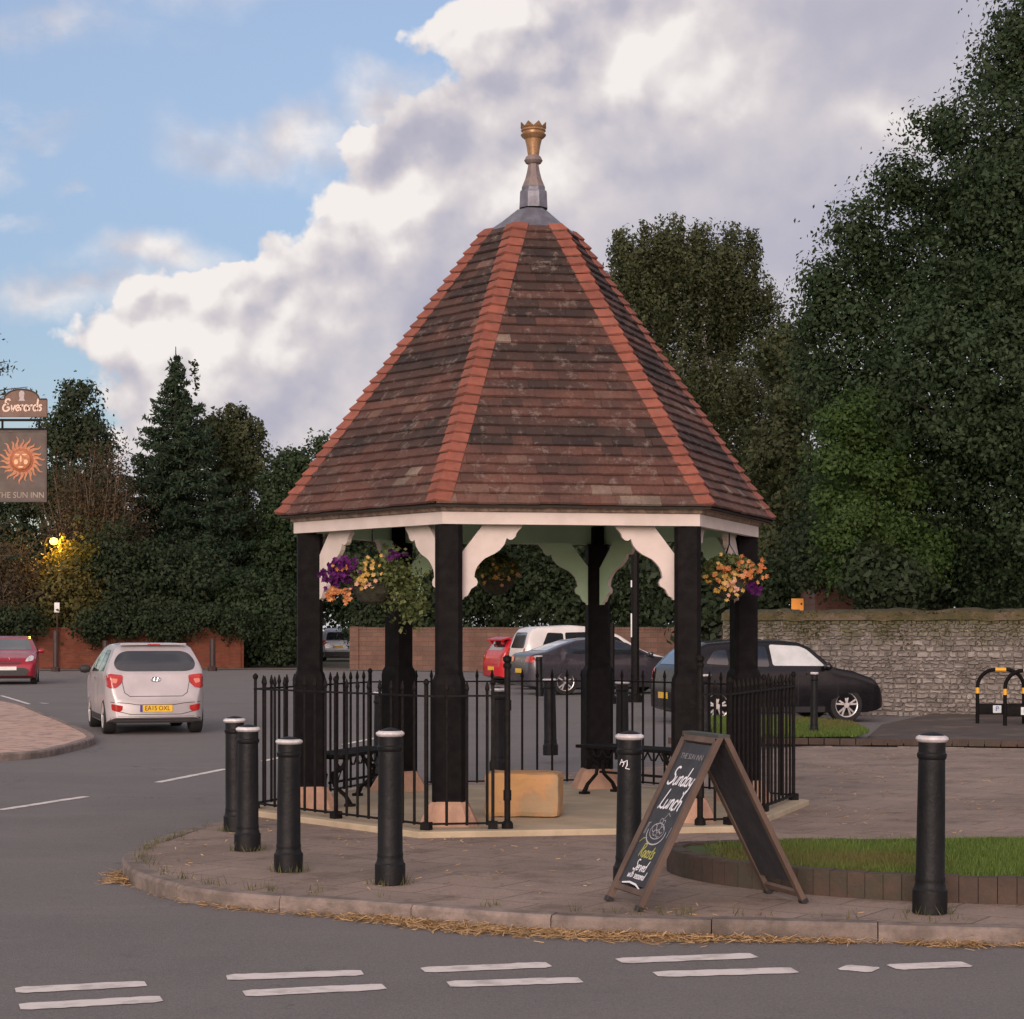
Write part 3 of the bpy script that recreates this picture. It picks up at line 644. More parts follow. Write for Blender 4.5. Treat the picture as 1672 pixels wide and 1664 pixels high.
for k in range(6):
    a, b2 = hexp(1, k), hexp(1, k+1); mid = (a+b2).normalized(); mb = MB(); hw_dir = (b2-a).normalized()
    rt = random.Random(100+k)
    for c_ in range(NC):
        s0, s1 = c_/NC, min((c_+1.35)/NC, 1.0); r0, z0 = rz(s0); r1, z1 = rz(s1)
        tw = .165; off_ = (c_ % 2)*.5*tw; half = r0*.5
        x = -half-off_+rt.uniform(-.01, .01)
        rowt = (.22, .2, .16, .10, .12, -.12, -.18, -.05, .12, .14, .02, .06, -.04, -.18, -.16, .03, .05, -.08, -.1, .02, -.12, -.14, -.06, -.12, -.15, -.08, -.1, -.02)[c_*28//31]*1.15+rt.gauss(0, .07)
        while x < half:
            x0, x1 = max(x, -half), min(x+tw, half); x += tw
            if x1-x0 < .01: continue
            mb.t = min(1, max(0, .36+rowt+rt.gauss(0, .10)+(.42 if rt.random() < .035 else 0)))
            lift = rt.uniform(.022, .030); g = .0008
            # taper with the hip on top edge
            def pt(xx, r, z, up):
                hx = r*.5; xx = max(-hx, min(hx, xx)); base = mid*(r*math.cos(R(30)))+hw_dir*xx
                return base+mid*(up*.62)+Vector((0, 0, z+up*.78))
            sag = rt.uniform(-.003, .003)
            A0 = pt(x0+g, r0, z0+sag, lift+.004); B0 = pt(x1-g, r0, z0+sag, lift+.004); C0 = pt(x1-g, r1, z1, .001); D0 = pt(x0+g, r1, z1, .001)
            A1 = pt(x0+g, r0, z0+sag, lift-.014); B1 = pt(x1-g, r0, z0+sag, lift-.014)
            mb.add([A0, B0, C0, D0, A1, B1], [(0, 1, 2, 3), (0, 4, 5, 1), (0, 3, 4), (1, 5, 2)])
    o = mb.build('tile_slope', tilem, roof)
    # under-layer and eave underside
    mb = MB(); r0, z0 = rz(0); r1, z1 = rz(1)
    hm = MB(); rt = random.Random(40+k)
    for c_ in range(NC):
        s0, s1 = c_/NC, min((c_+1.25)/NC, 1.0); r0, z0 = rz(s0); r1, z1 = rz(s1); hm.t = rt.random(); wd = .128
        ra_, rb_ = hexp(1, k), None
        dl = (hexp(1, k-1)-hexp(1, k)).normalized(); dr = (hexp(1, k+1)-hexp(1, k)).normalized(); rad = hexp(1, k)
        def hp(r, z, w, d_, up): return rad*(r+up*.62)+d_*w+Vector((0, 0, z+up*.78))
        w0 = min(wd, r0*.42); w1 = min(wd*.94, r1*.42); tl = rt.uniform(-.004, .004)
        v = [hp(r0, z0, w0, dl, .036+tl), hp(r0, z0, 0, dl, .056+tl), hp(r0, z0, w0, dr, .036+tl), hp(r1, z1, w1, dr, .018), hp(r1, z1, 0, dr, .026), hp(r1, z1, w1, dl, .018),
             hp(r0, z0, w0, dl, .016), hp(r0, z0, 0, dl, .032), hp(r0, z0, w0, dr, .016)]
        hm.add(v, [(0, 1, 4, 5), (1, 2, 3, 4), (0, 6, 7, 1), (1, 7, 8, 2), (0, 5, 6), (2, 8, 3)])
    hm.build('hip_tiles', hipm, roof)
mb = MB(); r0, z0 = rz(0); r1, z1 = rz(1)
ring0 = [hexp(r0-.01, k)+Vector((0, 0, z0-.012)) for k in range(6)]; ring1 = [hexp(.05, k)+Vector((0, 0, z1-.03+.5)) for k in range(6)]
mid1 = [hexp(r1, k)+Vector((0, 0, z1-.06)) for k in range(6)]
mb.add(ring0+mid1, [(i, (i+1) % 6, 6+(i+1) % 6, 6+i) for i in range(6)]+[[6+i for i in range(6)]]); mb.build('roof_lining', pbr('dark_boards', (.035, .03, .026), None, 5, .9), roof)
mb = MB()
prof_cap = [(RT+.035, ZT-.035), (RT+.0, ZT+.0), (.27, ZT+.09), (.165, ZT+.175), (.135, ZT+.20)]
mb.lathe(prof_cap, 6, rot=ANG[0]); o = mb.build('lead_cap', M['lead'], roof, bevel=0); o.location.x = .012
zb_ = ZT+.18
def pz(y): return 1.6+(H-y)*CY/F
s_ = CY/F*.18037
mb = MB(); mb.lathe([(.135*1.0, pz(341)), (.128, pz(316)), (.122, pz(313)), (.110, pz(312.5)), (.112, pz(308)), (.105, pz(305))], 8, rot=R(22.5)); fin = mb.build('finial', M['lead'], roof); fin.location.x = .022
mb = MB(); mb.lathe([(.108, pz(306)), (.098, pz(302)), (.078, pz(293)), (.062, pz(282)), (.052, pz(272)), (.05, pz(268))], 8, rot=R(22.5)); mb.build('finial_stem', M['stone_lead'], fin)
mb = MB(); mb.lathe([(.045, pz(269)), (.068, pz(267)), (.083, pz(262.5)), (.068, pz(257)), (.05, pz(254))], 20); mb.build('finial_ball', M['stone_lead'], fin, smooth=True)
mb = MB(); mb.lathe([(.048, pz(256)), (.052, pz(250)), (.062, pz(238)), (.076, pz(228)), (.108, pz(223)), (.114, pz(220.5)), (.098, pz(219)), (.1, pz(216)), (.112, pz(214)), (.106, pz(211.5)), (.116, pz(209)), (.10, pz(208.5))], 16)
for j in range(8):
    g0, g1 = 2*math.pi*j/8, 2*math.pi*(j+1)/8; gm = (g0+g1)/2; z0_ = pz(209)
    def cp(g, r, z): return (r*math.cos(g), r*math.sin(g), z)
    mb.add([cp(g0, .113, z0_), cp(g1, .113, z0_), cp(gm, .122, pz(201.5)), cp(g0, .10, z0_), cp(g1, .10, z0_), cp(gm, .11, pz(202))], [(0, 1, 2), (3, 5, 4), (0, 2, 5, 3), (1, 4, 5, 2)])
mb.build('finial_crown', M['gold'], fin, smooth=True, ang=30)

# ------------------------------------------------------------------ railings round the pavilion
rail = empty('railings', (CX, CY, .045), 0, 'black iron railings with spiked bars round the tiled shelter', 'railings')
RB = 2.43; BARH = 1.15
bm_ = MB(); bm_.tube([(0, 0, .03), (0, 0, 1.075)], .0115, 6); bm_.lathe([(.012, 1.07), (.018, 1.09), (.013, 1.115), (.004, 1.15)], 6)
bar0 = bm_.build('bar', M['iron'], rail); first_bar = True
pb = MB(); pb.box((0, 0, .56), (.026, .026, 1.12)); pb.lathe([(.014, 1.115), (.024, 1.135), (.024, 1.15), (.008, 1.17)], 8); pb.box((0, 0, .03), (.075, .075, .06)); cpost0 = pb.build('corner_post', M['iron'], rail)
gb = MB(); gb.tube([(0, 0, 0), (0, 0, 1.26)], .024, 10); gb.lathe([(.03, 1.25), (.034, 1.27), (.03, 1.285), (.022, 1.29), (.034, 1.31), (.034, 1.335), (.012, 1.35)], 10); gb.lathe([(.045, 0), (.045, .04), (.03, .06)], 10); gb.tube([(0, 0, .22), (0, 0, .3)], .034, 8); gb.tube([(0, 0, .92), (0, 0, 1.0)], .034, 8)
gpost0 = gb.build('gate_post', M['iron'], rail)
used = {'b': False, 'c': False, 'g': False}
def put(o, key, loc, rzv=0):
    if used[key]: o = o.copy(); C.objects.link(o)
    used[key] = True; o.location = loc; o.rotation_euler = (0, 0, rzv)
    return o
def span(a, b2, t0, t1, step=.148):
    d = (b2-a); L = d.length; d.normalize(); p0, p1 = a+d*(L*t0), a+d*(L*t1); LL = (p1-p0).length; n = max(1, round(LL/step)); rzv = math.atan2(d.y, d.x)
    for i in range(1, n): put(bar0, 'b', p0.lerp(p1, i/n), rzv)
    c0 = (p0+p1)/2
    for zz_, ww_ in ((.045, .034), (1.035, .036)): rm = MB(); rm.box((c0.x, c0.y, zz_), (LL, ww_, .014), rzv); rm.build('rail', M['iron'], rail)
for k in range(6):
    a, b2 = hexp(RB, k), hexp(RB, k+1); put(cpost0, 'c', a, ANG[k])
    if k == 1:
        span(a, b2, 0, .262); span(a, b2, .90, 1); d = b2-a
        for tt in (.262, .90): put(gpost0, 'g', a+d*tt)
        put(cpost0, 'c', a+d*.215)
    else: span(a, b2, 0, 1)
    if k in (0, 2, 3, 5): put(cpost0, 'c', a.lerp(b2, .5), math.atan2((b2-a).y, (b2-a).x))

# stone block inside
mb = MB(); mb.box((0, 0, .17), (.62, .36, .37)); o = mb.build('stone_block', M['sand2'], bevel=.045)
bm = bmesh.new(); bm.from_mesh(o.data); bmesh.ops.subdivide_edges(bm, edges=bm.edges[:], cuts=5, use_grid_fill=True); bm.to_mesh(o.data); bm.free()
for v in o.data.vertices: v.co += Vector((mnoise(v.co*9), mnoise(v.co*9+Vector((5, 0, 0))), mnoise(v.co*9+Vector((0, 7, 0)))))*.012
o.location = (.10, 16.50, .06); o.rotation_euler = (0, 0, R(-8)); tag(o, 'large ochre sandstone block lying on the shelter floor', 'stone block')

# benches
def make_bench():
    r_ = empty('bench')
    mb = MB()
    for i in range(4): mb.box((0, -.15+i*.1, .445), (1.32, .08, .03))
    mb.build('seat', M['black'], r_, bevel=.006)
    for sx in (-.52, .52):
        mb = MB()
        for s in (1, -1):
            mb.tube([(sx, s*.17, .42), (sx, s*.13, .34), (sx, s*.03, .27), (sx, s*.05, .18), (sx, s*.16, .09), (sx, s*.2, .02)], [.022, .022, .02, .018, .02, .026], 6)
            mb.tube([(sx, s*.05, .4), (sx, s*.12, .32), (sx, s*.09, .24), (sx, s*.03, .3)], .012, 6); mb.box((sx, s*.2, .012), (.07, .08, .024))
        mb.box((sx, 0, .42), (.035, .38, .02)); mb.build('leg', M['iron'], r_)
    mb = MB(); mb.tube([(-.52, 0, .2), (.52, 0, .2)], .012, 6)
    for i in range(7):
        x = -.45+i*.15; mb.tube([(x, -.165, .43), (x+.05, -.165, .36), (x+.1, -.165, .36), (x+.15, -.165, .43)], .009, 5)
    mb.build('stretcher', M['iron'], r_); return r_
b1 = make_bench(); b1.location = (-1.43, 17.93, .045); b1.rotation_euler = (0, 0, R(70)); tag(b1, 'black cast iron bench at the left side inside the railings', 'bench', 'benches inside the shelter')
b2_ = copy_tree(b1); b2_.location = (1.17, 18.42, .045); b2_.rotation_euler = (0, 0, R(-50)); b2_['label'] = 'black cast iron bench at the right rear inside the railings, behind the chalk board'

# ------------------------------------------------------------------ bollards
def make_bollard(h, mat=None):
    r_ = empty('bollard')
    mb = MB(); k = h/.97
    mb.lathe([(.096, 0), (.096, .125*k), (.088, .135*k), (.080, .165*k), (.082, .175*k), (.082, .19*k), (.079, .20*k), (.077, .5*k), (.073, .83*k), (.077, .835*k), (.081, .845*k), (.081, .862*k), (.074, .87*k), (.074, .925*k)], 24)
    mb.build('shaft', mat or M['bollard'], r_, smooth=True, ang=35)
    mb = MB(); mb.lathe([(.072, .922*k), (.085, .93*k), (.091, .94*k), (.088, .951*k), (.072, .960*k)], 20); mb.build('cap_ring', M['cap'], r_, smooth=True)
    mb = MB(); mb.lathe([(.071, .958*k), (.055, .968*k), (.02, .978*k), (.006, .98*k)], 20); mb.build('cap_top', mat or M['bollard'], r_, smooth=True)
    return r_
BG = 'black bollards with white capped tops'
bl = [(637, 1443, .97, 'black white-capped bollard standing alone in front of the left railings, third from the chalk board gap'),
      (471, 1422, .88, 'black white-capped bollard third from the left at the pavement nose'),
      (404, 1388, .90, 'black white-capped bollard second from the left, overlapping the leftmost one'),
      (385, 1356, .90, 'black white-capped bollard leftmost of all, half hidden by the next'),
      (1026, 1448, .96, 'black bollard with a scribbled white tag, half behind the chalk board'),
      (1518, 1490, 1.01, 'large black white-capped bollard at the far right in front of the lawn'),
      (899, 1233, .98, 'brown black bollard seen through the shelter between stone block and far cars'),
      (813, 1262, .95, 'black bollard seen through the gate gap just left of the ochre stone block'),
      (622, 1275, .95, 'black bollard behind the left bench beside a rear timber post'),
      (1016, 1240, .97, 'black bollard behind the rear right bench of the shelter'),
      (881, 1137, .98, 'small distant bollard in front of the dark grey saloon rear'),
      (1152, 1206, .95, 'bollard behind the front right post of the shelter, by the verge'),
      (1329, 1203, .95, 'thin dark bollard on the grass in front of the black hatchback')]
bl[0] = (637, 1443, .97, 'black white-capped bollard standing alone in front of the left railings')
proto = None
for i, (x, y, h, lab) in enumerate(bl):
    o = make_bollard(.97) if i == 0 else copy_tree(proto)
    if i == 0: proto = o
    o.location = gp(x, y); o.scale = (1, 1, h/.97); o.rotation_euler = (R(random.uniform(-.8, .8)), R(random.uniform(-.8, .8)), random.uniform(0, 6))
    if i == 5: o.scale = (1.02, 1.02, h/.97)
    if i == 12: o.scale = (.7, .7, 1)
    tag(o, lab, 'bollard', BG)
bpy.context.view_layer.update()
# white scribble on the bollard behind the board
mb = MB(); g = gp(1026, 1448)
def cylT(p): a = p.x/.0785; return Vector((g[0]+.0795*math.sin(a), g[1]-.0795*math.cos(a), p.y+.76))
class TT:
    def __matmul__(s, p): return cylT(p)
for ln in [[(-.05, .0), (-.035, .035), (-.02, .01), (-.03, -.01)], [(-.045, .015), (-.01, .02)], [(-.02, .02), (0, .03), (.0, 0), (-.01, -.02), (.015, -.025)]]:
    ribbon(mb, [Vector((a-.012, b_, 0)) for a, b_ in ln], .006, TT())
scr = mb.build('graffiti', M['chalk']); scr.parent = [o for o in C.objects if o.get('label', '').startswith('black bollard with a scribbled')][0]
scr.matrix_parent_inverse = (Matrix.Translation(scr.parent.location) @ scr.parent.rotation_euler.to_matrix().to_4x4() @ Matrix.Diagonal((*scr.parent.scale, 1))).inverted()

# ------------------------------------------------------------------ chalk A-board
aroot = empty('sandwich_board', (.709+.51, 11.40, 0), 0, 'brown wooden A-frame chalkboard lettered Sunday Lunch on the pavement', 'sign board')
wdir = Vector((-.17, .49, 0)).normalized(); sdir = Vector((wdir.y, -wdir.x, 0)); WB = .50; HB = .975
ctr = Vector((0, 0, 0))
near = Vector((0, 0, 0))
def leafboard(sg, chalk):
    """one leaning panel with frame; sg -1 left, +1 right"""
    foot = sdir*sg*.525; top = Vector((0, 0, HB)); up = (top+sdir*sg*.018-foot).normalized(); nrm = up.cross(wdir)*(1 if sg < 0 else -1)
    if nrm.dot(sdir*sg) < 0: nrm = -nrm
    L = (top-foot).length
    Mx = Matrix((wdir, up, nrm)).transposed().to_4x4(); Mx.translation = foot
    def bx(u, v, w, du, dv, dw, mb): mb.box(Mx @ Vector((u, v, w)), (du, dv, dw), M=Mx.to_3x3().to_4x4())
    fr_ = MB(); th = .032
    bx(.022, L/2, 0, .045, L, th, fr_); bx(WB-.022, L/2, 0, .045, L, th, fr_)
    bx(WB/2, L-.028, .001, WB-.09, .056, th-.004, fr_); bx(WB/2, .10 if sg < 0 else .06, 0, WB-.09, .035, th-.006, fr_)
    f = fr_.build('frame' if sg < 0 else 'rear_frame', M['wood'], aroot, bevel=.003)
    p_ = MB(); bx(WB/2, L/2+.035, -.002, WB-.088, L-.20, .010, p_); panel = p_.build('panel' if sg < 0 else 'rear_panel', M['board'], f)
    for u in (.022, WB-.022):
        q_ = MB(); bx(u, .012, 0, .05, .03, .042, q_); q_.build('foot', M['plastic'], f, bevel=.004)
    if chalk:
        # reading direction: seen from the outside, text runs away from far edge to near edge
        X = -wdir; T0 = Matrix((X, up, nrm)).transposed().to_4x4(); O = Mx @ Vector((WB/2, 0, .0055))
        def TM(v): m = T0.copy(); m.translation = O+up*v; return m
        lt = MB(); strokes(lt, 'Sunday', .115, .0125, TM(.81), .3, 1); strokes(lt, 'Lunch', .125, .0125, TM(.66), .3, 2)
        strokes(lt, 'Served', .066, .008, TM(.245), .3, 6); strokes(lt, 'with seasonal', .05, .0065, TM(.19), .25, 8)
        ribbon(lt, [Vector((-.15, .0, 0)), Vector((-.05, .014, 0)), Vector((.05, .008, 0)), Vector((.12, -.012, 0))], .012, TM(.13)); lt.build('chalk_lettering', M['chalk'], panel)
        yl = MB(); strokes(yl, 'Roasts', .085, .010, TM(.335), .3, 5); ribbon(yl, [Vector((-.17, .05, 0)), Vector((-.14, .075, 0)), Vector((-.09, .085, 0))], .006, TM(.34)); yl.build('yellow_lettering', M['chalky'], panel)
        pl = MB(); T = TM(.475)
        pl_r = lambda rx, ry, cx, cy, a0, a1, w: ribbon(pl, [Vector((cx+rx*math.cos(R(a0+(a1-a0)*i/18)), cy+ry*math.sin(R(a0+(a1-a0)*i/18)), 0)) for i in range(19)], w, T)
        pl_r(.125, .075, 0, -.01, 170, 372, .009); pl_r(.095, .05, 0, 0, 0, 360, .005)
        for (cx, cy, rr_) in [(-.05, .015, .028), (.0, .03, .03), (.05, .012, .026), (-.02, -.012, .022), (.03, -.018, .022), (.0, .065, .02), (.04, .06, .018)]: pl_r(rr_, rr_*.8, cx, cy, 0, 330, .0045)
        for x in (-.17, -.155, .16): ribbon(pl, [Vector((x, -.03, 0)), Vector((x+.01, .04, 0))], .006, T)
        ribbon(pl, [Vector((-.16, .04, 0)), Vector((-.13, .045, 0))], .005, T); ribbon(pl, [Vector((.02, .08, 0)), Vector((.05, .12, 0)), Vector((.09, .1, 0))], .005, T)
        pl.build('chalk_drawing', pbr('grey_chalk', (.42, .42, .45), None, 60, .9), panel)
        hd = MB(); m = TM(.955)
        text_mesh('THE SUN INN', .050, M['chalkg'], 'heading', panel, m, .0008)
leafboard(-1, True); leafboard(1, False)
mb = MB(); Mx = Matrix((wdir, sdir, Vector((0, 0, 1)))).transposed().to_4x4()
mb.box(wdir*WB/2+Vector((0, 0, HB+.008)), (WB+.004, .075, .016), M=Mx); mb.build('hinge_rail', pbr('dark_slate_paint', (.05, .055, .05), None, 8, .6), aroot)
for u in (.02, WB-.02):
    mb = MB(); mb.box(wdir*u+Vector((0, 0, HB-.022)), (.012, .09, .03), M=Mx); mb.build('hinge', M['iron'], aroot)

# ------------------------------------------------------------------ hanging baskets
flower_cols = {'yellow': ((.48, .30, .07), (.66, .46, .17)), 'orange': ((.46, .16, .05), (.62, .30, .13)), 'purple': ((.055, .008, .07), (.12, .015, .13)), 'peach': ((.6, .33, .22), (.7, .44, .32))}
for k_, (a_, b_) in flower_cols.items(): M['fl_'+k_] = leafmat('petal_'+k_, a_, b_, .15)
basketleaf = leafmat('basket_leaves', (.06, .09, .025), (.17, .20, .08), .25)
def leaves_np(P, size, aspect=.55, up=0.0, tone=None, jitter=.4, out=None):
    """diamond leaves at points P with random orientation"""
    n = len(P); d = rng.normal(size=(n, 3)); d /= np.linalg.norm(d, axis=1)[:, None]
    if up: d[:, 2] -= up; d /= np.linalg.norm(d, axis=1)[:, None]
    e = rng.normal(size=(n, 3)); s = np.cross(d, e); s /= np.linalg.norm(s, axis=1)[:, None]+1e-9
    if out is not None:      # leaves lie mostly across the outward direction, as they do towards the light
        nn_ = out+rng.normal(0, .48, (n, 3)); nn_ /= np.linalg.norm(nn_, axis=1)[:, None]; d = d-nn_*(d*nn_).sum(1)[:, None]; d /= np.linalg.norm(d, axis=1)[:, None]+1e-9; s = np.cross(nn_, d)
    L = (size*rng.uniform(1-jitter, 1+jitter, n))[:, None]/2; V = np.empty((n, 4, 3))
    nn = np.cross(d, s)
    V[:, 0] = P-d*L; V[:, 1] = P+s*L*aspect+nn*L*.15; V[:, 2] = P+d*L; V[:, 3] = P-s*L*aspect+nn*L*.15
    return V.reshape(-1, 3), np.arange(4*n).reshape(-1, 4), (rng.random(n) if tone is None else tone)
def basket(loc, lab, spec, trail):
    r_ = empty('hanging_basket', loc, 0, lab, 'hanging basket', 'flower baskets hung in the shelter openings')
    mb = MB(); mb.lathe([(.03, -.19), (.10, -.165), (.155, -.10), (.18, 0), (.17, 0)], 14); mb.build('liner', pbr('moss_liner', (.05, .05, .03), (.03, .03, .02), 20, .95, bump=.8), r_)
    mb = MB()
    ztop = ZF-loc[2]-.02
    for j in range(3): g = j*2.1; mb.tube([(.17*math.cos(g), .17*math.sin(g), 0), (0, 0, ztop-.08)], .004, 4)
    mb.tube([(0, 0, ztop-.09), (0, 0, ztop+.01)], .007, 5); mb.build('chain', M['iron'], r_)
    n = 1500; d = rng.normal(size=(n, 3)); d /= np.linalg.norm(d, axis=1)[:, None]; P = d*np.array([.235, .22, .15])*rng.uniform(.5, 1, n)[:, None]**.5+np.array([0, 0, .05])
    if trail is not None:
        m = 1300; t = rng.random(m)**.8; a = rng.normal(0, .09, (m, 3)); Q = np.array([trail[0], 0, 0])*(.35+t[:, None]*.65)+np.array([0, 0, .16])-np.stack([0*t, 0*t, t*trail[1]], 1)+a; P = np.vstack([P, Q])
    V, Fc, tn_ = leaves_np(P, .042, .7); np_mesh('foliage', V, Fc, basketleaf, r_, tone=tn_)
    for colr, (cx, cy, cz), sp, nf, sz in spec:
        mb = MB()
        for _ in range(nf):
            c0 = Vector((cx+random.gauss(0, sp), cy+random.gauss(0, sp*.6)-.05, cz+random.gauss(0, sp*.8))); nd = Vector((random.gauss(0, .5), -1, random.gauss(.2, .5))).normalized(); u = nd.orthogonal().normalized(); w = nd.cross(u)
            mb.t = random.random(); s = sz*random.uniform(.7, 1.2); k5 = 6; vs = [c0+nd*(-.3*s)]
            for j in range(2*k5):
                g = math.pi*j/k5; rr_ = s*(1 if j % 2 == 0 else .66)*random.uniform(.8, 1.1); vs.append(c0+(u*math.cos(g)+w*math.sin(g))*rr_+nd*random.uniform(-.15, .4)*s)
            mb.add(vs, [(0, 1+j, 1+(j+1) % (2*k5)) for j in range(2*k5)])
        mb.build('flowers', M['fl_'+colr], r_)
basket((-1.15, 16.33, 1.99), 'hanging basket of purple, yellow and orange flowers with green trailers, left', [('purple', (-.27, -.1, .05), .06, 60, .03), ('purple', (-.2, -.12, .13), .05, 26, .03), ('yellow', (-.02, -.18, .1), .06, 16, .026), ('yellow', (-.06, -.2, .0), .04, 8, .026),
        ('orange', (-.30, -.12, -.1), .045, 22, .028), ('orange', (-.2, -.14, -.12), .04, 9, .028), ('peach', (.02, -.2, -.02), .05, 4, .026), ('orange', (-.24, -.14, .1), .03, 4, .026), ('purple', (.2, -.02, .22), .03, 10, .03)], (.34, .36))
basket((1.86, 16.98, 2.04), 'hanging basket of peach and yellow flowers by the right hand post', [('yellow', (-.1, -.18, -.02), .075, 26, .027), ('peach', (.02, -.18, -.04), .06, 10, .026), ('orange', (.15, -.12, .07), .065, 34, .03), ('orange', (-.05, -.18, .03), .07, 12, .026), ('purple', (.2, -.05, -.1), .035, 20, .03), ('yellow', (.0, -.17, -.14), .05, 6, .026)], None)
basket((-.15, 19.15, 2.12), 'hanging basket with small yellow flowers at the back of the shelter', [('yellow', (-.05, -.18, .02), .08, 16, .028), ('peach', (.12, -.15, .0), .06, 6, .026)], None)

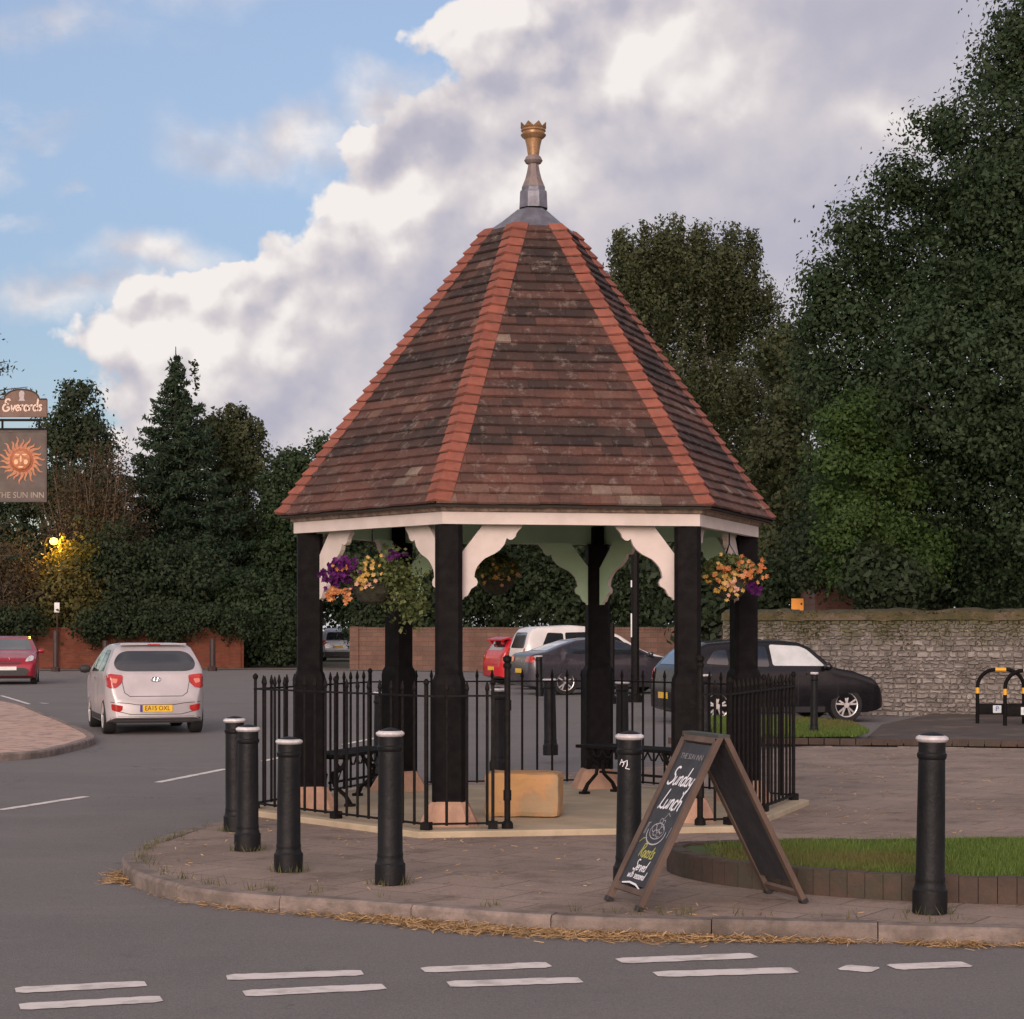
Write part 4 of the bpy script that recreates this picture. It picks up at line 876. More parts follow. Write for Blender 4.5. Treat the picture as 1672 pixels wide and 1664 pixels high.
# ------------------------------------------------------------------ cars
def carpaint(name, col, metal=.0, rough=.3): return pbr(name, col, None, 2, rough, metal=metal, coat=.35)
def smooth_interp(pts, x):
    if x <= pts[0][0]: return pts[0][1]
    for (x0, y0), (x1, y1) in zip(pts[:-1], pts[1:]):
        if x <= x1: return y0+(y1-y0)*(x-x0)/(x1-x0)
    return pts[-1][1]
def make_car(label, cat, loc, heading, paint, top, L=4.0, Wd=1.70, wb=2.5, wr=.31, belt=.95, tumble=.30, sides=(), rear=None, front=None, group=None, name='parked_car', roofmax=1.45, spoke=6, xw=None, plate=None, fplate=None, badge='oval', glassmat=None, pale=None):
    r_ = empty(name, loc, heading, label, cat, group)
    xs = [0, .012, .03, .06, .10, .16]+[.16+(L-.32)*i/40 for i in range(1, 40)]+[L-.16, L-.10, L-.06, L-.03, L-.012, L]
    xs = sorted(set(xs+[p[0] for p in top if 0 < p[0] < L])); K = 15; V = []; hwm = Wd/2
    x_r = (L-wb)*.44 if xw is None else xw; x_f = x_r+wb
    for x in xs:
        zt = smooth_interp(top, x); e = abs(x-L/2)/(L/2); hw = hwm*(1-.03*e**2-.17*max(0, (e-.86)/.14)**2.4)
        zb = .19+.09*max(0, (e-.82)/.18)**1.5
        half = []
        for i in range(K):
            t = i/(K-1)
            if t < .64:    # flank
                z = zb+(zt-.07-zb)*(t/.64)
                w = hw*(.955+.045*math.sin(min(1, (z-.15)/.55)*math.pi/2))
                if z > belt: w -= hw*tumble*((z-belt)/(roofmax-belt))**1.15
                elif z > .72: w -= hw*.02*((z-.72)/(belt-.72))
                y = w
            else:
                s = (t-.64)/.36; z1 = zt-.07
                w = hw*(.955+.045*math.sin(min(1, (z1-.15)/.55)*math.pi/2))
                if z1 > belt: w -= hw*tumble*((z1-belt)/(roofmax-belt))**1.15
                a = s*math.pi/2; y = w*(math.cos(a)**.42 if s < 1 else 0); z = z1+.07*math.sin(a)**.55
            half.append((y, z))
        V += [(x-L/2, -y, z) for y, z in half]+[(x-L/2, y, z) for y, z in half[::-1][1:]]
    n = 2*K-1; fs = []
    for i in range(len(xs)-1):
        for j in range(n-1): fs.append((i*n+j, i*n+j+1, (i+1)*n+j+1, (i+1)*n+j))
        fs.append((i*n+n-1, i*n, (i+1)*n, (i+1)*n+n-1))
    fs.append(list(range(n))); fs.append([(len(xs)-1)*n+j for j in range(n)][::-1])
    mb = MB(); mb.add(V, fs); body = mb.build('body', [paint, M['plastic']], r_, smooth=True, ang=50)
    bm = bmesh.new(); bm.from_mesh(body.data); bvh = BVHTree.FromBMesh(bm); bm.free()
    # wheel arches
    cut = MB(); cut.cur = 0
    for xx in (x_r, x_f):
        for s in (-1, 1):
            prof_ = [(xx-L/2+(wr+.055)*math.cos(2*math.pi*j/28), (wr+.055)*math.sin(2*math.pi*j/28)+wr*1.0+.01) for j in range(28)]
            y0, y1 = (s*(hwm-.26), s*(hwm+.3)); nn_ = 28
            cut.add([(a, y0, b_) for a, b_ in prof_]+[(a, y1, b_) for a, b_ in prof_], [list(range(nn_)), [nn_+j for j in range(nn_)][::-1]]+[(j, (j+1) % nn_, nn_+(j+1) % nn_, nn_+j) for j in range(nn_)])
    co_ = cut.build('cutter', M['plastic'])
    md = body.modifiers.new('b', 'BOOLEAN'); md.object = co_; md.operation = 'DIFFERENCE'; md.solver = 'EXACT'
    try: md.material_mode = 'TRANSFER'
    except Exception: pass
    bpy.context.view_layer.update(); ev = body.evaluated_get(bpy.context.evaluated_depsgraph_get()); me = bpy.data.meshes.new_from_object(ev); body.modifiers.clear(); body.data = me
    bpy.data.objects.remove(co_)
    # tyres and rims
    for xx in (x_r, x_f):
        for s in (-1, 1):
            w = MB(); yc = s*(hwm-.115)
            def disc(prof_, mat_, nm, par, seg=28):
                q = MB(); vs = []
                for rr_, yy in prof_:
                    for j in range(seg): g = 2*math.pi*j/seg; vs.append((rr_*math.cos(g), s*yy, rr_*math.sin(g)))
                kk = len(prof_); q.add(vs, [(i*seg+j, i*seg+(j+1) % seg, (i+1)*seg+(j+1) % seg, (i+1)*seg+j) for i in range(kk-1) for j in range(seg)]+[list(range(seg)), [(kk-1)*seg+j for j in range(seg)]])
                o = q.build(nm, mat_, par, smooth=True, ang=40); return o
            ty = disc([(wr*.62, -.09), (wr*.95, -.095), (wr, -.07), (wr, .07), (wr*.95, .098), (wr*.70, .10), (wr*.66, .085), (wr*.66, .05)], M['rubber'], 'wheel', r_)
            ty.location = (xx-L/2, yc, wr)
            q = MB(); seg = 28
            q.add([(wr*rr_*math.cos(2*math.pi*j/seg), s*yy, wr*rr_*math.sin(2*math.pi*j/seg)) for rr_, yy in ((.69, .101), (.645, .095), (.62, .06)) for j in range(seg)], [(i*seg+j, i*seg+(j+1) % seg, (i+1)*seg+(j+1) % seg, (i+1)*seg+j) for i in range(2) for j in range(seg)])
            for j in range(spoke):
                g = 2*math.pi*j/spoke+.3
                for dg in (-.13, .13):
                    ca, sa = math.cos(g), math.sin(g); ca2, sa2 = math.cos(g+dg*1.6), math.sin(g+dg*1.6); pr_ = Vector((-sa, 0, ca))*wr*.05
                    a0 = Vector((ca*wr*.14, s*.10, sa*wr*.14)); a1 = Vector((ca2*wr*.65, s*.092, sa2*wr*.65))
                    q.add([a0-pr_, a0+pr_, a1+pr_, a1-pr_, a0-pr_-Vector((0, s*.03, 0)), a0+pr_-Vector((0, s*.03, 0)), a1+pr_-Vector((0, s*.03, 0)), a1-pr_-Vector((0, s*.03, 0))], [(0, 1, 2, 3), (0, 4, 5, 1), (1, 5, 6, 2), (2, 6, 7, 3), (3, 7, 4, 0)])
            q.add([(wr*.16*math.cos(2*math.pi*j/12), s*.105, wr*.16*math.sin(2*math.pi*j/12)) for j in range(12)], [list(range(12))])
            q.build('rim', M['alloy'], ty)
    G = glassmat or M['glass']
    for pi_, poly_ in enumerate(sides):
        P_ = rounded([(a-L/2, b_) for a, b_ in poly_], .05)
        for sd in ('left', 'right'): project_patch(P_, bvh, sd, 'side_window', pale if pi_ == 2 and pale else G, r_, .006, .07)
    if sides:   # door handles and seams
        for sd, sg in (('left', 1), ('right', -1)):
            for xx in (x_r+wb*.36, x_r+wb*.72) if L > 3.9 else (x_r+wb*.52,):
                project_patch([(xx-L/2-.09, belt-.10), (xx-L/2+.09, belt-.10), (xx-L/2+.09, belt-.07), (xx-L/2-.09, belt-.07)], bvh, sd, 'door_handle', paint, r_, .02, .1)
            for xx in (x_r+wb*.30, x_r+wb*.62, x_r+wb*.93):
                project_patch([(xx-L/2-.005, .33), (xx-L/2+.005, .33), (xx-L/2+.005, belt+.0), (xx-L/2-.005, belt+.0)], bvh, sd, 'door_seam', M['plastic'], r_, .003, .08)
            project_patch([(x_r+wr+.1-L/2, .20), (x_f-wr-.1-L/2, .20), (x_f-wr-.1-L/2, .30), (x_r+wr+.1-L/2, .30)], bvh, sd, 'sill', M['plastic'], r_, .006, .1)
    if rear:
        hwp = rear.get('win'); 
        if hwp: project_patch(rounded(hwp, .07), bvh, 'rear', 'rear_window', G, r_, .006, .05)
        for pp in rear.get('lamps', []):
            for s in (-1, 1): project_patch(rounded([(a*s, b_) for a, b_ in pp], .035), bvh, 'rear', 'tail_light', M['redlens'], r_, .012, .03)
        for pp in rear.get('clear', []):
            for s in (-1, 1): project_patch(rounded([(a*s, b_) for a, b_ in pp], .02), bvh, 'rear', 'lamp_lens', pbr('pink_lens', (.62, .20, .13), None, 9, .12, coat=1), r_, .018, .03)
        for pp in rear.get('refl', []):
            for s in (-1, 1): project_patch(rounded([(a*s, b_) for a, b_ in pp], .02), bvh, 'rear', 'rear_reflector', M['redlens'], r_, .01, .03)
        if rear.get('bumper'): project_patch(rear['bumper'], bvh, 'rear', 'lower_bumper', M['plastic'], r_, .008, .06)
        for ln in rear.get('seams', []):
            for a0, a1 in zip(ln[:-1], ln[1:]):
                dd = Vector(a1)-Vector(a0); nn = Vector((-dd.y, dd.x)).normalized()*.005
                project_patch([tuple(Vector(a0)-nn), tuple(Vector(a1)-nn), tuple(Vector(a1)+nn), tuple(Vector(a0)+nn)], bvh, 'rear', 'panel_seam', M['plastic'], r_, .003, .06)
        if plate:
            zc = plate[1]; hit = bvh.ray_cast(Vector((-6, 0, zc)), Vector((1, 0, 0)))[0]; xr = (hit.x if hit else -L/2)-.012
            q = MB(); q.box((xr, 0, zc), (.012, .52, .112)); pl_ = q.build('number_plate', M['yplate'], r_, bevel=.003)
            q = MB(); q.box((xr-.0075, .238, zc), (.002, .04, .108)); q.build('plate_band', M['blue'], pl_)
            text_mesh(plate[0], .105, M['ink'], 'plate_text', pl_, Matrix.Translation((xr-.0075, -.018, zc)) @ Matrix(((0, 0, -1, 0), (-1, 0, 0, 0), (0, 1, 0, 0), (0, 0, 0, 1))), .0008, xs=.86)
        if badge and rear.get('badge'):
            zc = rear['badge']; hit = bvh.ray_cast(Vector((-6, 0, zc)), Vector((1, 0, 0)))[0]; xr = hit.x-.016
            q = MB(); ring_ = [(xr, .075*math.cos(2*math.pi*j/20), zc+.036*math.sin(2*math.pi*j/20)) for j in range(21)]; q.tube(ring_, .008, 6)
            q.tube([(xr-.004, .034, zc-.026), (xr-.004, .018, zc+.028)], .005, 5); q.tube([(xr-.004, -.018, zc-.028), (xr-.004, -.034, zc+.026)], .005, 5); q.tube([(xr-.004, .026, zc-.004), (xr-.004, -.026, zc+.004)], .005, 5); q.build('badge', M['chrome'], r_)
    if front:
        if front.get('win'): project_patch(rounded(front['win'], .07), bvh, 'front', 'windscreen', G, r_, .006, .05)
        for pp in front.get('lamps', []):
            for s in (-1, 1): project_patch(rounded([(a*s, b_) for a, b_ in pp], .035), bvh, 'front', 'headlight', M['clear'], r_, .012, .03)
        for pp in front.get('grille', []): project_patch(rounded(pp, .04), bvh, 'front', 'grille', M['plastic'], r_, .01, .05)
        if fplate:
            hit = bvh.ray_cast(Vector((6, 0, fplate[1])), Vector((-1, 0, 0)))[0]
            q = MB(); q.box((hit.x+.014, 0, fplate[1]), (.012, .5, .11)); q.build('number_plate', M['wplate'], r_, bevel=.003)
        if front.get('badge'):
            zc = front['badge']; hit = bvh.ray_cast(Vector((6, 0, zc)), Vector((-1, 0, 0)))[0]; q = MB()
            q.tube([(hit.x+.012, 0, zc-.07), (hit.x+.012, .045, zc), (hit.x+.012, 0, zc+.07), (hit.x+.012, -.045, zc), (hit.x+.012, 0, zc-.07)], .011, 6); q.build('badge', M['chrome'], r_)
    # mirrors
    xm = x_f-.42-L/2
    for s in (-1, 1):
        h = bvh.ray_cast(Vector((xm, s*6, belt+.02)), Vector((0, -s, 0)))[0]; y0 = abs(h.y) if h else hwm*.9
        q = MB(); q.lathe([(.02, -.085), (.07, -.06), (.085, 0), (.07, .06), (.02, .085)], 10); o = q.build('mirror', M['plastic'] if rear and rear.get('black_mirror') else paint, r_, smooth=True)
        o.location = (xm, s*(y0+.12), belt+.05); o.rotation_euler = (R(90), 0, 0); o.scale = (.75, .9, 1.15)
    # underbody shadow box
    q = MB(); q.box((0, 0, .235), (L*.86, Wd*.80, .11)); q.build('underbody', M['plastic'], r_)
    return r_, bvh
silver = carpaint('silver_paint', (.47, .445, .455), .25, .36)
hatch_top = [(0, .60), (.02, .66), (.05, .80), (.09, .96), (.12, 1.02), (.22, 1.16), (.36, 1.34), (.44, 1.425), (.6, 1.45), (1.2, 1.475), (1.7, 1.46), (2.1, 1.40), (2.6, 1.15), (2.85, 1.0), (3.2, .94), (3.5, .84), (3.64, .70), (3.67, .55)]
o, bv = make_car('silver hatchback seen from behind with yellow plate', 'car', ((232-836)/F*33.5, 33.6, ROADZ), R(107), silver, hatch_top, L=3.67, Wd=1.62, wb=2.385, wr=.30, belt=.97, tumble=.30, roofmax=1.47,
    sides=[[(.55, 1.02), (1.25, 1.0), (1.25, 1.36), (.85, 1.36)], [(1.31, 1.0), (2.55, .98), (2.05, 1.33), (1.31, 1.36)]],
    rear=dict(win=[(-.62, 1.05), (-.5, 1.02), (.5, 1.02), (.62, 1.05), (.66, 1.16), (.57, 1.30), (.45, 1.345), (-.45, 1.345), (-.57, 1.30), (-.66, 1.16)],
              lamps=[[(.52, .96), (.74, .985), (.80, .93), (.80, .80), (.73, .745), (.62, .76), (.53, .85)]], clear=[[(.60, .90), (.70, .91), (.71, .845), (.63, .825)]],
              refl=[[(.53, .47), (.71, .50), (.70, .40), (.60, .37), (.54, .40)]], bumper=[(-.78, .19), (.78, .19), (.78, .26), (.6, .30), (-.6, .30), (-.78, .26)],
              seams=[[(-.55, .93), (-.5, .68), (-.42, .62), (.42, .62), (.5, .68), (.55, .93)], [(-.72, .53), (-.45, .51), (-.3, .485), (.3, .485), (.45, .51), (.72, .53)], [(-.60, .38), (-.4, .33), (.4, .33), (.60, .38)]], badge=.89, black_mirror=True),
    plate=('EA15 OXL', .425), name='parked_car')
q = MB(); q.box((-1.40, 0, 1.452), (.16, 1.06, .03)); q.build('spoiler', silver, o, bevel=.012)
q = MB(); q.box((-1.487, 0, 1.448), (.01, .2, .016)); q.build('brake_light', M['redlens'], o)
q = MB(); q.tube([(-1.52, -.1, 1.15), (-1.57, -.12, 1.09), (-1.6, -.45, 1.075)], .012, 6); q.tube([(-1.3, .05, 1.47), (-1.36, .05, 1.56)], [.008, .004], 5); q.build('rear_wiper', M['plastic'], o)
CG = None
red = carpaint('red_paint', (.30, .012, .03), .2, .3)
red_top = [(0, .6), (.05, .9), (.12, 1.0), (.35, 1.35), (.5, 1.43), (1.2, 1.48), (1.9, 1.42), (2.55, 1.12), (2.75, 1.03), (3.3, .95), (3.75, .82), (3.92, .68), (3.98, .5)]
make_car('dark red hatchback facing the viewer, cut off at the left edge', 'car', ((8-836)/F*61.5, 62.2, ROADZ), R(-78), red, red_top, L=3.98, Wd=1.70, wb=2.55, belt=.97,
    sides=[[(.7, 1.03), (1.55, 1.01), (1.5, 1.37), (1.0, 1.38)], [(1.62, 1.0), (2.6, .99), (1.95, 1.36), (1.58, 1.38)]],
    front=dict(win=[(-.68, 1.06), (.68, 1.06), (.55, 1.38), (-.55, 1.38)], lamps=[[(.50, .70), (.74, .74), (.76, .86), (.66, .90), (.54, .80)]], grille=[[(-.55, .28), (.55, .28), (.62, .46), (.5, .52), (-.5, .52), (-.62, .46)], [(-.35, .62), (.35, .62), (.4, .68), (-.4, .68)]], badge=.78), fplate=('', .50))
blackp = pbr('black_car_paint', (.006, .006, .008), None, 2, .28, coat=.1, spec=.35)
bl_top = [(0, .62), (.03, .80), (.07, .98), (.12, 1.04), (.30, 1.24), (.48, 1.40), (.62, 1.46), (1.3, 1.51), (2.0, 1.505), (2.4, 1.46), (2.58, 1.38), (2.93, 1.06), (3.02, 1.01), (3.4, .94), (3.75, .82), (3.92, .66), (4.0, .5)]
bright_glass = pbr('sky_reflecting_glass', (.25, .28, .28), None, 3, .09, metal=.6, coat=1, spec=.9)
make_car('black hatchback parked side on before the stone wall', 'car', (4.67, 36.45, ROADZ), R(15), blackp, bl_top, L=4.0, Wd=1.72, wb=2.5, xw=.72, wr=.32, belt=.97, spoke=5, pale=pbr('painted_reflection_window', (.62, .64, .64), (.50, .54, .53), 4, .3),  # front side window coloured pale to stand in for reflected sky
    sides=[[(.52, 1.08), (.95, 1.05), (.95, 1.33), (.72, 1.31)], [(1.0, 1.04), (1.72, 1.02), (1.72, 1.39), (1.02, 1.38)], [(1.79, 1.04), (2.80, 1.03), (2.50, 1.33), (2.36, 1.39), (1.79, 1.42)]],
    rear=dict(win=[(-.58, 1.06), (.58, 1.06), (.5, 1.36), (-.5, 1.36)], lamps=[[(.56, .78), (.80, .78), (.80, .98), (.62, 1.0)]]), plate=('', .5),
    front=dict(win=[(-.68, 1.06), (.68, 1.06), (.55, 1.36), (-.55, 1.36)], lamps=[[(.50, .66), (.78, .70), (.80, .84), (.6, .80)]], grille=[[(-.5, .3), (.5, .3), (.5, .55), (-.5, .55)]]), fplate=('', .45))
grey = carpaint('grey_paint', (.045, .043, .055), .3, .3)
sal_top = [(0, .60), (.03, .85), (.08, 1.03), (.18, 1.08), (.5, 1.13), (.95, 1.30), (1.35, 1.42), (1.8, 1.47), (2.3, 1.46), (2.75, 1.35), (3.35, 1.05), (3.5, 1.0), (4.1, .92), (4.5, .80), (4.65, .65), (4.7, .5)]
make_car('dark grey saloon with bright window trim beyond the railings', 'car', (2.4, 52.2, ROADZ), R(18), grey, sal_top, L=4.7, Wd=1.83, wb=2.72, xw=.98, wr=.34, belt=1.0, spoke=5,
    sides=[[(.9, 1.07), (1.9, 1.05), (1.9, 1.37), (1.4, 1.33)], [(1.97, 1.05), (3.2, 1.03), (2.7, 1.3), (1.97, 1.38)]],
    rear=dict(win=[(-.62, 1.15), (.62, 1.15), (.5, 1.38), (-.5, 1.38)], lamps=[[(.45, .86), (.85, .84), (.86, 1.0), (.5, 1.0)]]), plate=('', .62))
whitep = carpaint('white_car_paint', (.70, .68, .66), 0, .35)
mpv_top = [(0, .62), (.03, .9), (.07, 1.1), (.22, 1.5), (.32, 1.66), (.5, 1.71), (1.5, 1.75), (2.3, 1.70), (2.8, 1.52), (3.4, 1.16), (3.7, 1.08), (4.2, .92), (4.4, .75), (4.45, .5)]
tall_top = [(0, .62), (.03, .9), (.07, 1.1), (.22, 1.56), (.32, 1.70), (.5, 1.76), (1.5, 1.81), (2.4, 1.74), (2.9, 1.52), (3.45, 1.16), (3.7, 1.06), (4.2, .92), (4.4, .75), (4.45, .5)]
make_car('white people carrier parked behind the dark grey saloon', 'car', (2.2, 56.6, ROADZ), R(16), whitep, tall_top, L=4.45, Wd=1.83, wb=2.7, belt=1.08, roofmax=1.75, tumble=.22,
    sides=[[(.55, 1.18), (1.2, 1.16), (1.2, 1.58), (.75, 1.6)], [(1.26, 1.16), (2.15, 1.14), (2.15, 1.62), (1.26, 1.6)], [(2.22, 1.14), (3.25, 1.12), (2.8, 1.46), (2.22, 1.62)]],
    rear=dict(win=[(-.64, 1.16), (.64, 1.16), (.55, 1.6), (-.55, 1.6)], lamps=[[(.66, .85), (.82, .85), (.80, 1.16), (.70, 1.16)]]), plate=('', .7))
red2 = carpaint('bright_red_paint', (.50, .012, .02), .1, .3)
o, bv = make_car('bright red hatchback with tail spoiler, furthest of the parked row', 'car', (1.2, 61.2, ROADZ), R(22), red2, red_top, L=3.98, Wd=1.72, wb=2.5, belt=.97,
    sides=[[(.7, 1.03), (1.55, 1.01), (1.5, 1.37), (1.0, 1.38)], [(1.62, 1.0), (2.6, .99), (1.95, 1.36), (1.58, 1.38)]],
    rear=dict(win=[(-.6, 1.05), (.6, 1.05), (.5, 1.34), (-.5, 1.34)], lamps=[[(.56, .74), (.80, .74), (.80, .98), (.62, 1.0)]]), plate=('', .5))
q = MB(); q.box((-1.72, 0, 1.40), (.34, 1.3, .05), M=Matrix.Rotation(R(-14), 4, 'Y')); q.box((-1.78, .45, 1.32), (.1, .04, .18)); q.box((-1.78, -.45, 1.32), (.1, .04, .18)); q.build('spoiler', red2, o, bevel=.01)
make_car('small silver car standing in the gap between the far walls', 'car', ((548-836)/F*104, 106, -.1), R(94), carpaint('pale_silver_paint', (.30, .33, .37), .3, .35), mpv_top, L=4.45, Wd=1.8, wb=2.7, belt=1.08, roofmax=1.75, tumble=.22,
    sides=[], rear=dict(win=[(-.64, 1.12), (.64, 1.12), (.55, 1.55), (-.55, 1.55)], lamps=[[(.6, .85), (.82, .85), (.80, 1.1), (.64, 1.1)]], bumper=[(-.85, .2), (.85, .2), (.85, .5), (-.85, .5)]), plate=('', .75))

# ------------------------------------------------------------------ walls
def wallmat(name, kind, c1, c2, mortar, moss, scale):
    m = bpy.data.materials.new(name); m.use_nodes = True; t = NT(m.node_tree); b = t.n('ShaderNodeBsdfPrincipled'); o = t.n('ShaderNodeOutputMaterial'); t.link(b.outputs[0], o.inputs[0])
    co = t.n('ShaderNodeTexCoord').outputs['Object']; s = t.n('ShaderNodeSeparateXYZ'); t.link(co, s.inputs[0])
    n = t.n('ShaderNodeAttribute', attribute_name='tone', attribute_type='GEOMETRY').outputs['Fac']
    if kind == 'brick':
        v = t.comb(s.outputs[0], s.outputs[2], 0.0); br = t.n('ShaderNodeTexBrick'); t.link(v, br.inputs[0]); br.inputs['Scale'].default_value = 1; br.inputs['Brick Width'].default_value = .225*scale; br.inputs['Row Height'].default_value = .075*scale
        br.inputs['Mortar Size'].default_value = .006*scale; br.inputs['Color1'].default_value = (*c1, 1); br.inputs['Color2'].default_value = (*c2, 1); br.inputs['Mortar'].default_value = (*mortar, 1); col = br.outputs[0]
    else: col = t.mix(n, (*c1, 1), (*c2, 1))
    col = t.mix(t.mr(t.noise(co, 1.3, 5, .65), .4, .68, 0, .6), col, (c1[0]*.55, c1[1]*.55, c1[2]*.55, 1))
    col = t.mix(t.mr(t.noise(co, 11, 5, .7), .5, .75, 0, .5), col, (min(c2[0]*1.5, .6), min(c2[1]*1.5, .6), min(c2[2]*1.5, .6), 1))
    if moss:
        mz = t.m('ADD', s.outputs[2], t.m('MULTIPLY', t.m('SUBTRACT', t.noise(t.vm('MULTIPLY', co, (1.6, 1.6, .5)), 1.6, 5, .7), .5), 1.5))
        col = t.mix(t.mr(mz, moss[0], moss[1], 0, .85), col, (.085, .085, .03, 1))
    t.link(col, b.inputs['Base Color']); b.inputs['Roughness'].default_value = .95; b.inputs['Specular IOR Level'].default_value = .2
    bn = t.n('ShaderNodeBump'); bn.inputs['Strength'].default_value = .6; bn.inputs['Distance'].default_value = .03; t.link(t.noise(co, 16, 6, .7), bn.inputs['Height']); t.link(bn.outputs[0], b.inputs['Normal'])
    return m
def rubble_wall(name, p0, p1, h, label, mat, capm, seed=1, thick=.45):
    """coursed rubble: individual stones with uneven faces"""
    a, b2 = Vector(p0), Vector(p1); L = (b2-a).length; d = (b2-a).normalized(); r_ = empty(name, a, math.atan2(d.y, d.x), label, 'wall'); rr_ = random.Random(seed)
    core = MB(); core.box((L/2, thick/2+.03, h/2), (L, thick, h)); core.build('mortar_core', pbr('dark_mortar', (.21, .186, .166), (.16, .142, .126), 8, .95), r_)
    mb = MB(); z = 0
    while z < h-.04:
        rh = rr_.uniform(.06, .12); x = rr_.uniform(-.2, 0)
        while x < L:
            w = rr_.uniform(.07, .26); mb.t = min(1, max(0, rr_.gauss(.5, .28))); x0, x1 = max(x, 0)+.008, min(x+w, L)-.008
            if x1-x0 > .03:
                pr = rr_.uniform(.0, .035); zz0 = z+rr_.uniform(0, .015); zz1 = min(z+rh-rr_.uniform(.004, .018), h); j = lambda: rr_.uniform(-.02, .02); mx_ = (x0+x1)/2; mz_ = (zz0+zz1)/2
                ring_ = [(x0+j(), zz0+j()), (mx_, zz0+j()), (x1+j(), zz0+j()), (x1+j(), mz_), (x1+j(), zz1+j()), (mx_, zz1+j()), (x0+j(), zz1+j()), (x0+j(), mz_)]
                inn = [(mx_+(p[0]-mx_)*.82, mz_+(p[1]-mz_)*.78) for p in ring_]
                vs = [(p[0], .03, p[1]) for p in ring_]+[(p[0], -pr+rr_.uniform(-.008, .008), p[1]) for p in inn]
                mb.add(vs, [(i, (i+1) % 8, 8+(i+1) % 8, 8+i) for i in range(8)]+[[8+i for i in range(8)]])
            x += w
        z += rh
    mb.build('stonework', mat, r_)
    # rough turf-grown cap
    cp = MB(); n = int(L/.25); vs = []
    for i in range(n+1):
        x = L*i/n; o1 = mnoise(Vector((x*1.3, 0, seed)))*.06; o2 = mnoise(Vector((x*2.9, 4, seed)))*.05
        vs += [(x, -.07+o1*.5, h-.05+o2), (x, -.05+o2, h+.09+o1), (x, thick/2, h+.17+o1+o2), (x, thick+.08, h+.05), (x, thick+.06, h-.05)]
    cp.add(vs, [(5*i+k, 5*i+k+1, 5*i+6+k, 5*i+5+k) for i in range(n) for k in range(4)]); cp.build('coping', capm, r_, smooth=True, ang=60)
    return r_, L
stonem = wallmat('rubble_stone', 'stone', (.16, .142, .128), (.34, .31, .28), (0, 0, 0), (1.25, 1.95), 1)
mossm = pbr('moss', (.05, .046, .018), (.085, .068, .03), 3, .98, bump=1, bscale=25, c3=(.12, .09, .06), s3=2)
sw, SWL = rubble_wall('stone_wall', (4.25, 40.05, -.1), (19.5, 33.2, -.1), 1.92, 'grey rubble stone wall with mossy top behind the black hatchback', stonem, mossm, 5)
# moss tufts on the wall top
n = 26000; T_ = rng.random(n)*SWL; cl = np.array([mnoise(Vector((x*.9, 9, 2))) for x in T_]); kz = rng.random(n) < (.35+cl)
P = np.column_stack([T_, rng.uniform(-.06, .45, n), np.full(n, 1.98)+rng.normal(0, .03, n)])[kz]
V, Fc, tn_ = leaves_np(P, .085, .35, 0); np_mesh('moss_tufts', V, Fc, leafmat('moss_leaf', (.05, .05, .018), (.13, .115, .05), .1), sw, tone=tn_)
Q = []
for i in range(60):
    x = random.random()*SWL; ln = random.uniform(.15, .9)
    for _ in range(int(ln*90)): Q.append((x+random.gauss(0, .1), -.05+random.gauss(0, .02), 1.95-random.random()*ln))
V, Fc, tn_ = leaves_np(np.array(Q), .06, .5, 0); np_mesh('hanging_moss', V, Fc, MATS['moss_leaf'], sw, tone=tn_)
def brickwall(name, p0, p1, h, label, mat, thick=.3, piers=()):
    a, b2 = Vector(p0), Vector(p1); L = (b2-a).length; d = (b2-a).normalized(); r_ = empty(name, a, math.atan2(d.y, d.x), label, 'wall')
    mb = MB(); mb.box((L/2, thick/2, h/2), (L, thick, h)); mb.build('brickwork', mat, r_)
    mb = MB(); x = 0
    while x < L: mb.t = random.random(); mb.box((x+.11, thick/2, h+.045+random.uniform(-.006, .006)), (.21, thick+.06, .09)); x += .225
    mb.build('coping', mat, r_)
    for x in piers: mb = MB(); mb.box((x, thick/2, (h+.12)/2), (.46, thick+.14, h+.12)); mb.build('pier', mat, r_)
    return r_
redb = wallmat('red_brick', 'brick', (.20, .062, .036), (.135, .045, .03), (.13, .085, .06), None, 1.0)
pinkb = wallmat('pink_block', 'brick', (.20, .115, .085), (.145, .088, .068), (.11, .082, .065), None, 2.6)
brickwall('brick_wall', at(-700, 1095, 82).xy[:]+(-.1,), at(398, 1090, 86).xy[:]+(-.1,), 1.68, 'long low red brick wall behind the silver hatchback', redb, piers=(8, 21.9, 27.2))
brickwall('brick_wall', at(572, 1090, 84).xy[:]+(-.1,), at(1190, 1090, 74).xy[:]+(-.1,), 1.68, 'pinkish sandstone block wall beyond the shelter and parked cars', pinkb, piers=(.25,))
# sandy verge at the wall foot
vm = pbr('dusty_verge', (.24, .18, .13), (.15, .12, .08), 1.4, .95, bump=.5, bscale=12)
vp = [(-36, 80.5), (-14, 82.5), (-10.4, 84.2), (-6.5, 82.2), (7, 72.8), (7, 72.2), (-6.5, 81.2), (-10.4, 83.2), (-14, 81.3), (-36, 79)]
mb = MB(); mb.add([(x, y, -.06) for x, y in vp], [list(range(len(vp)))]); o = mb.build('verge', vm); tag(o, kind='structure')

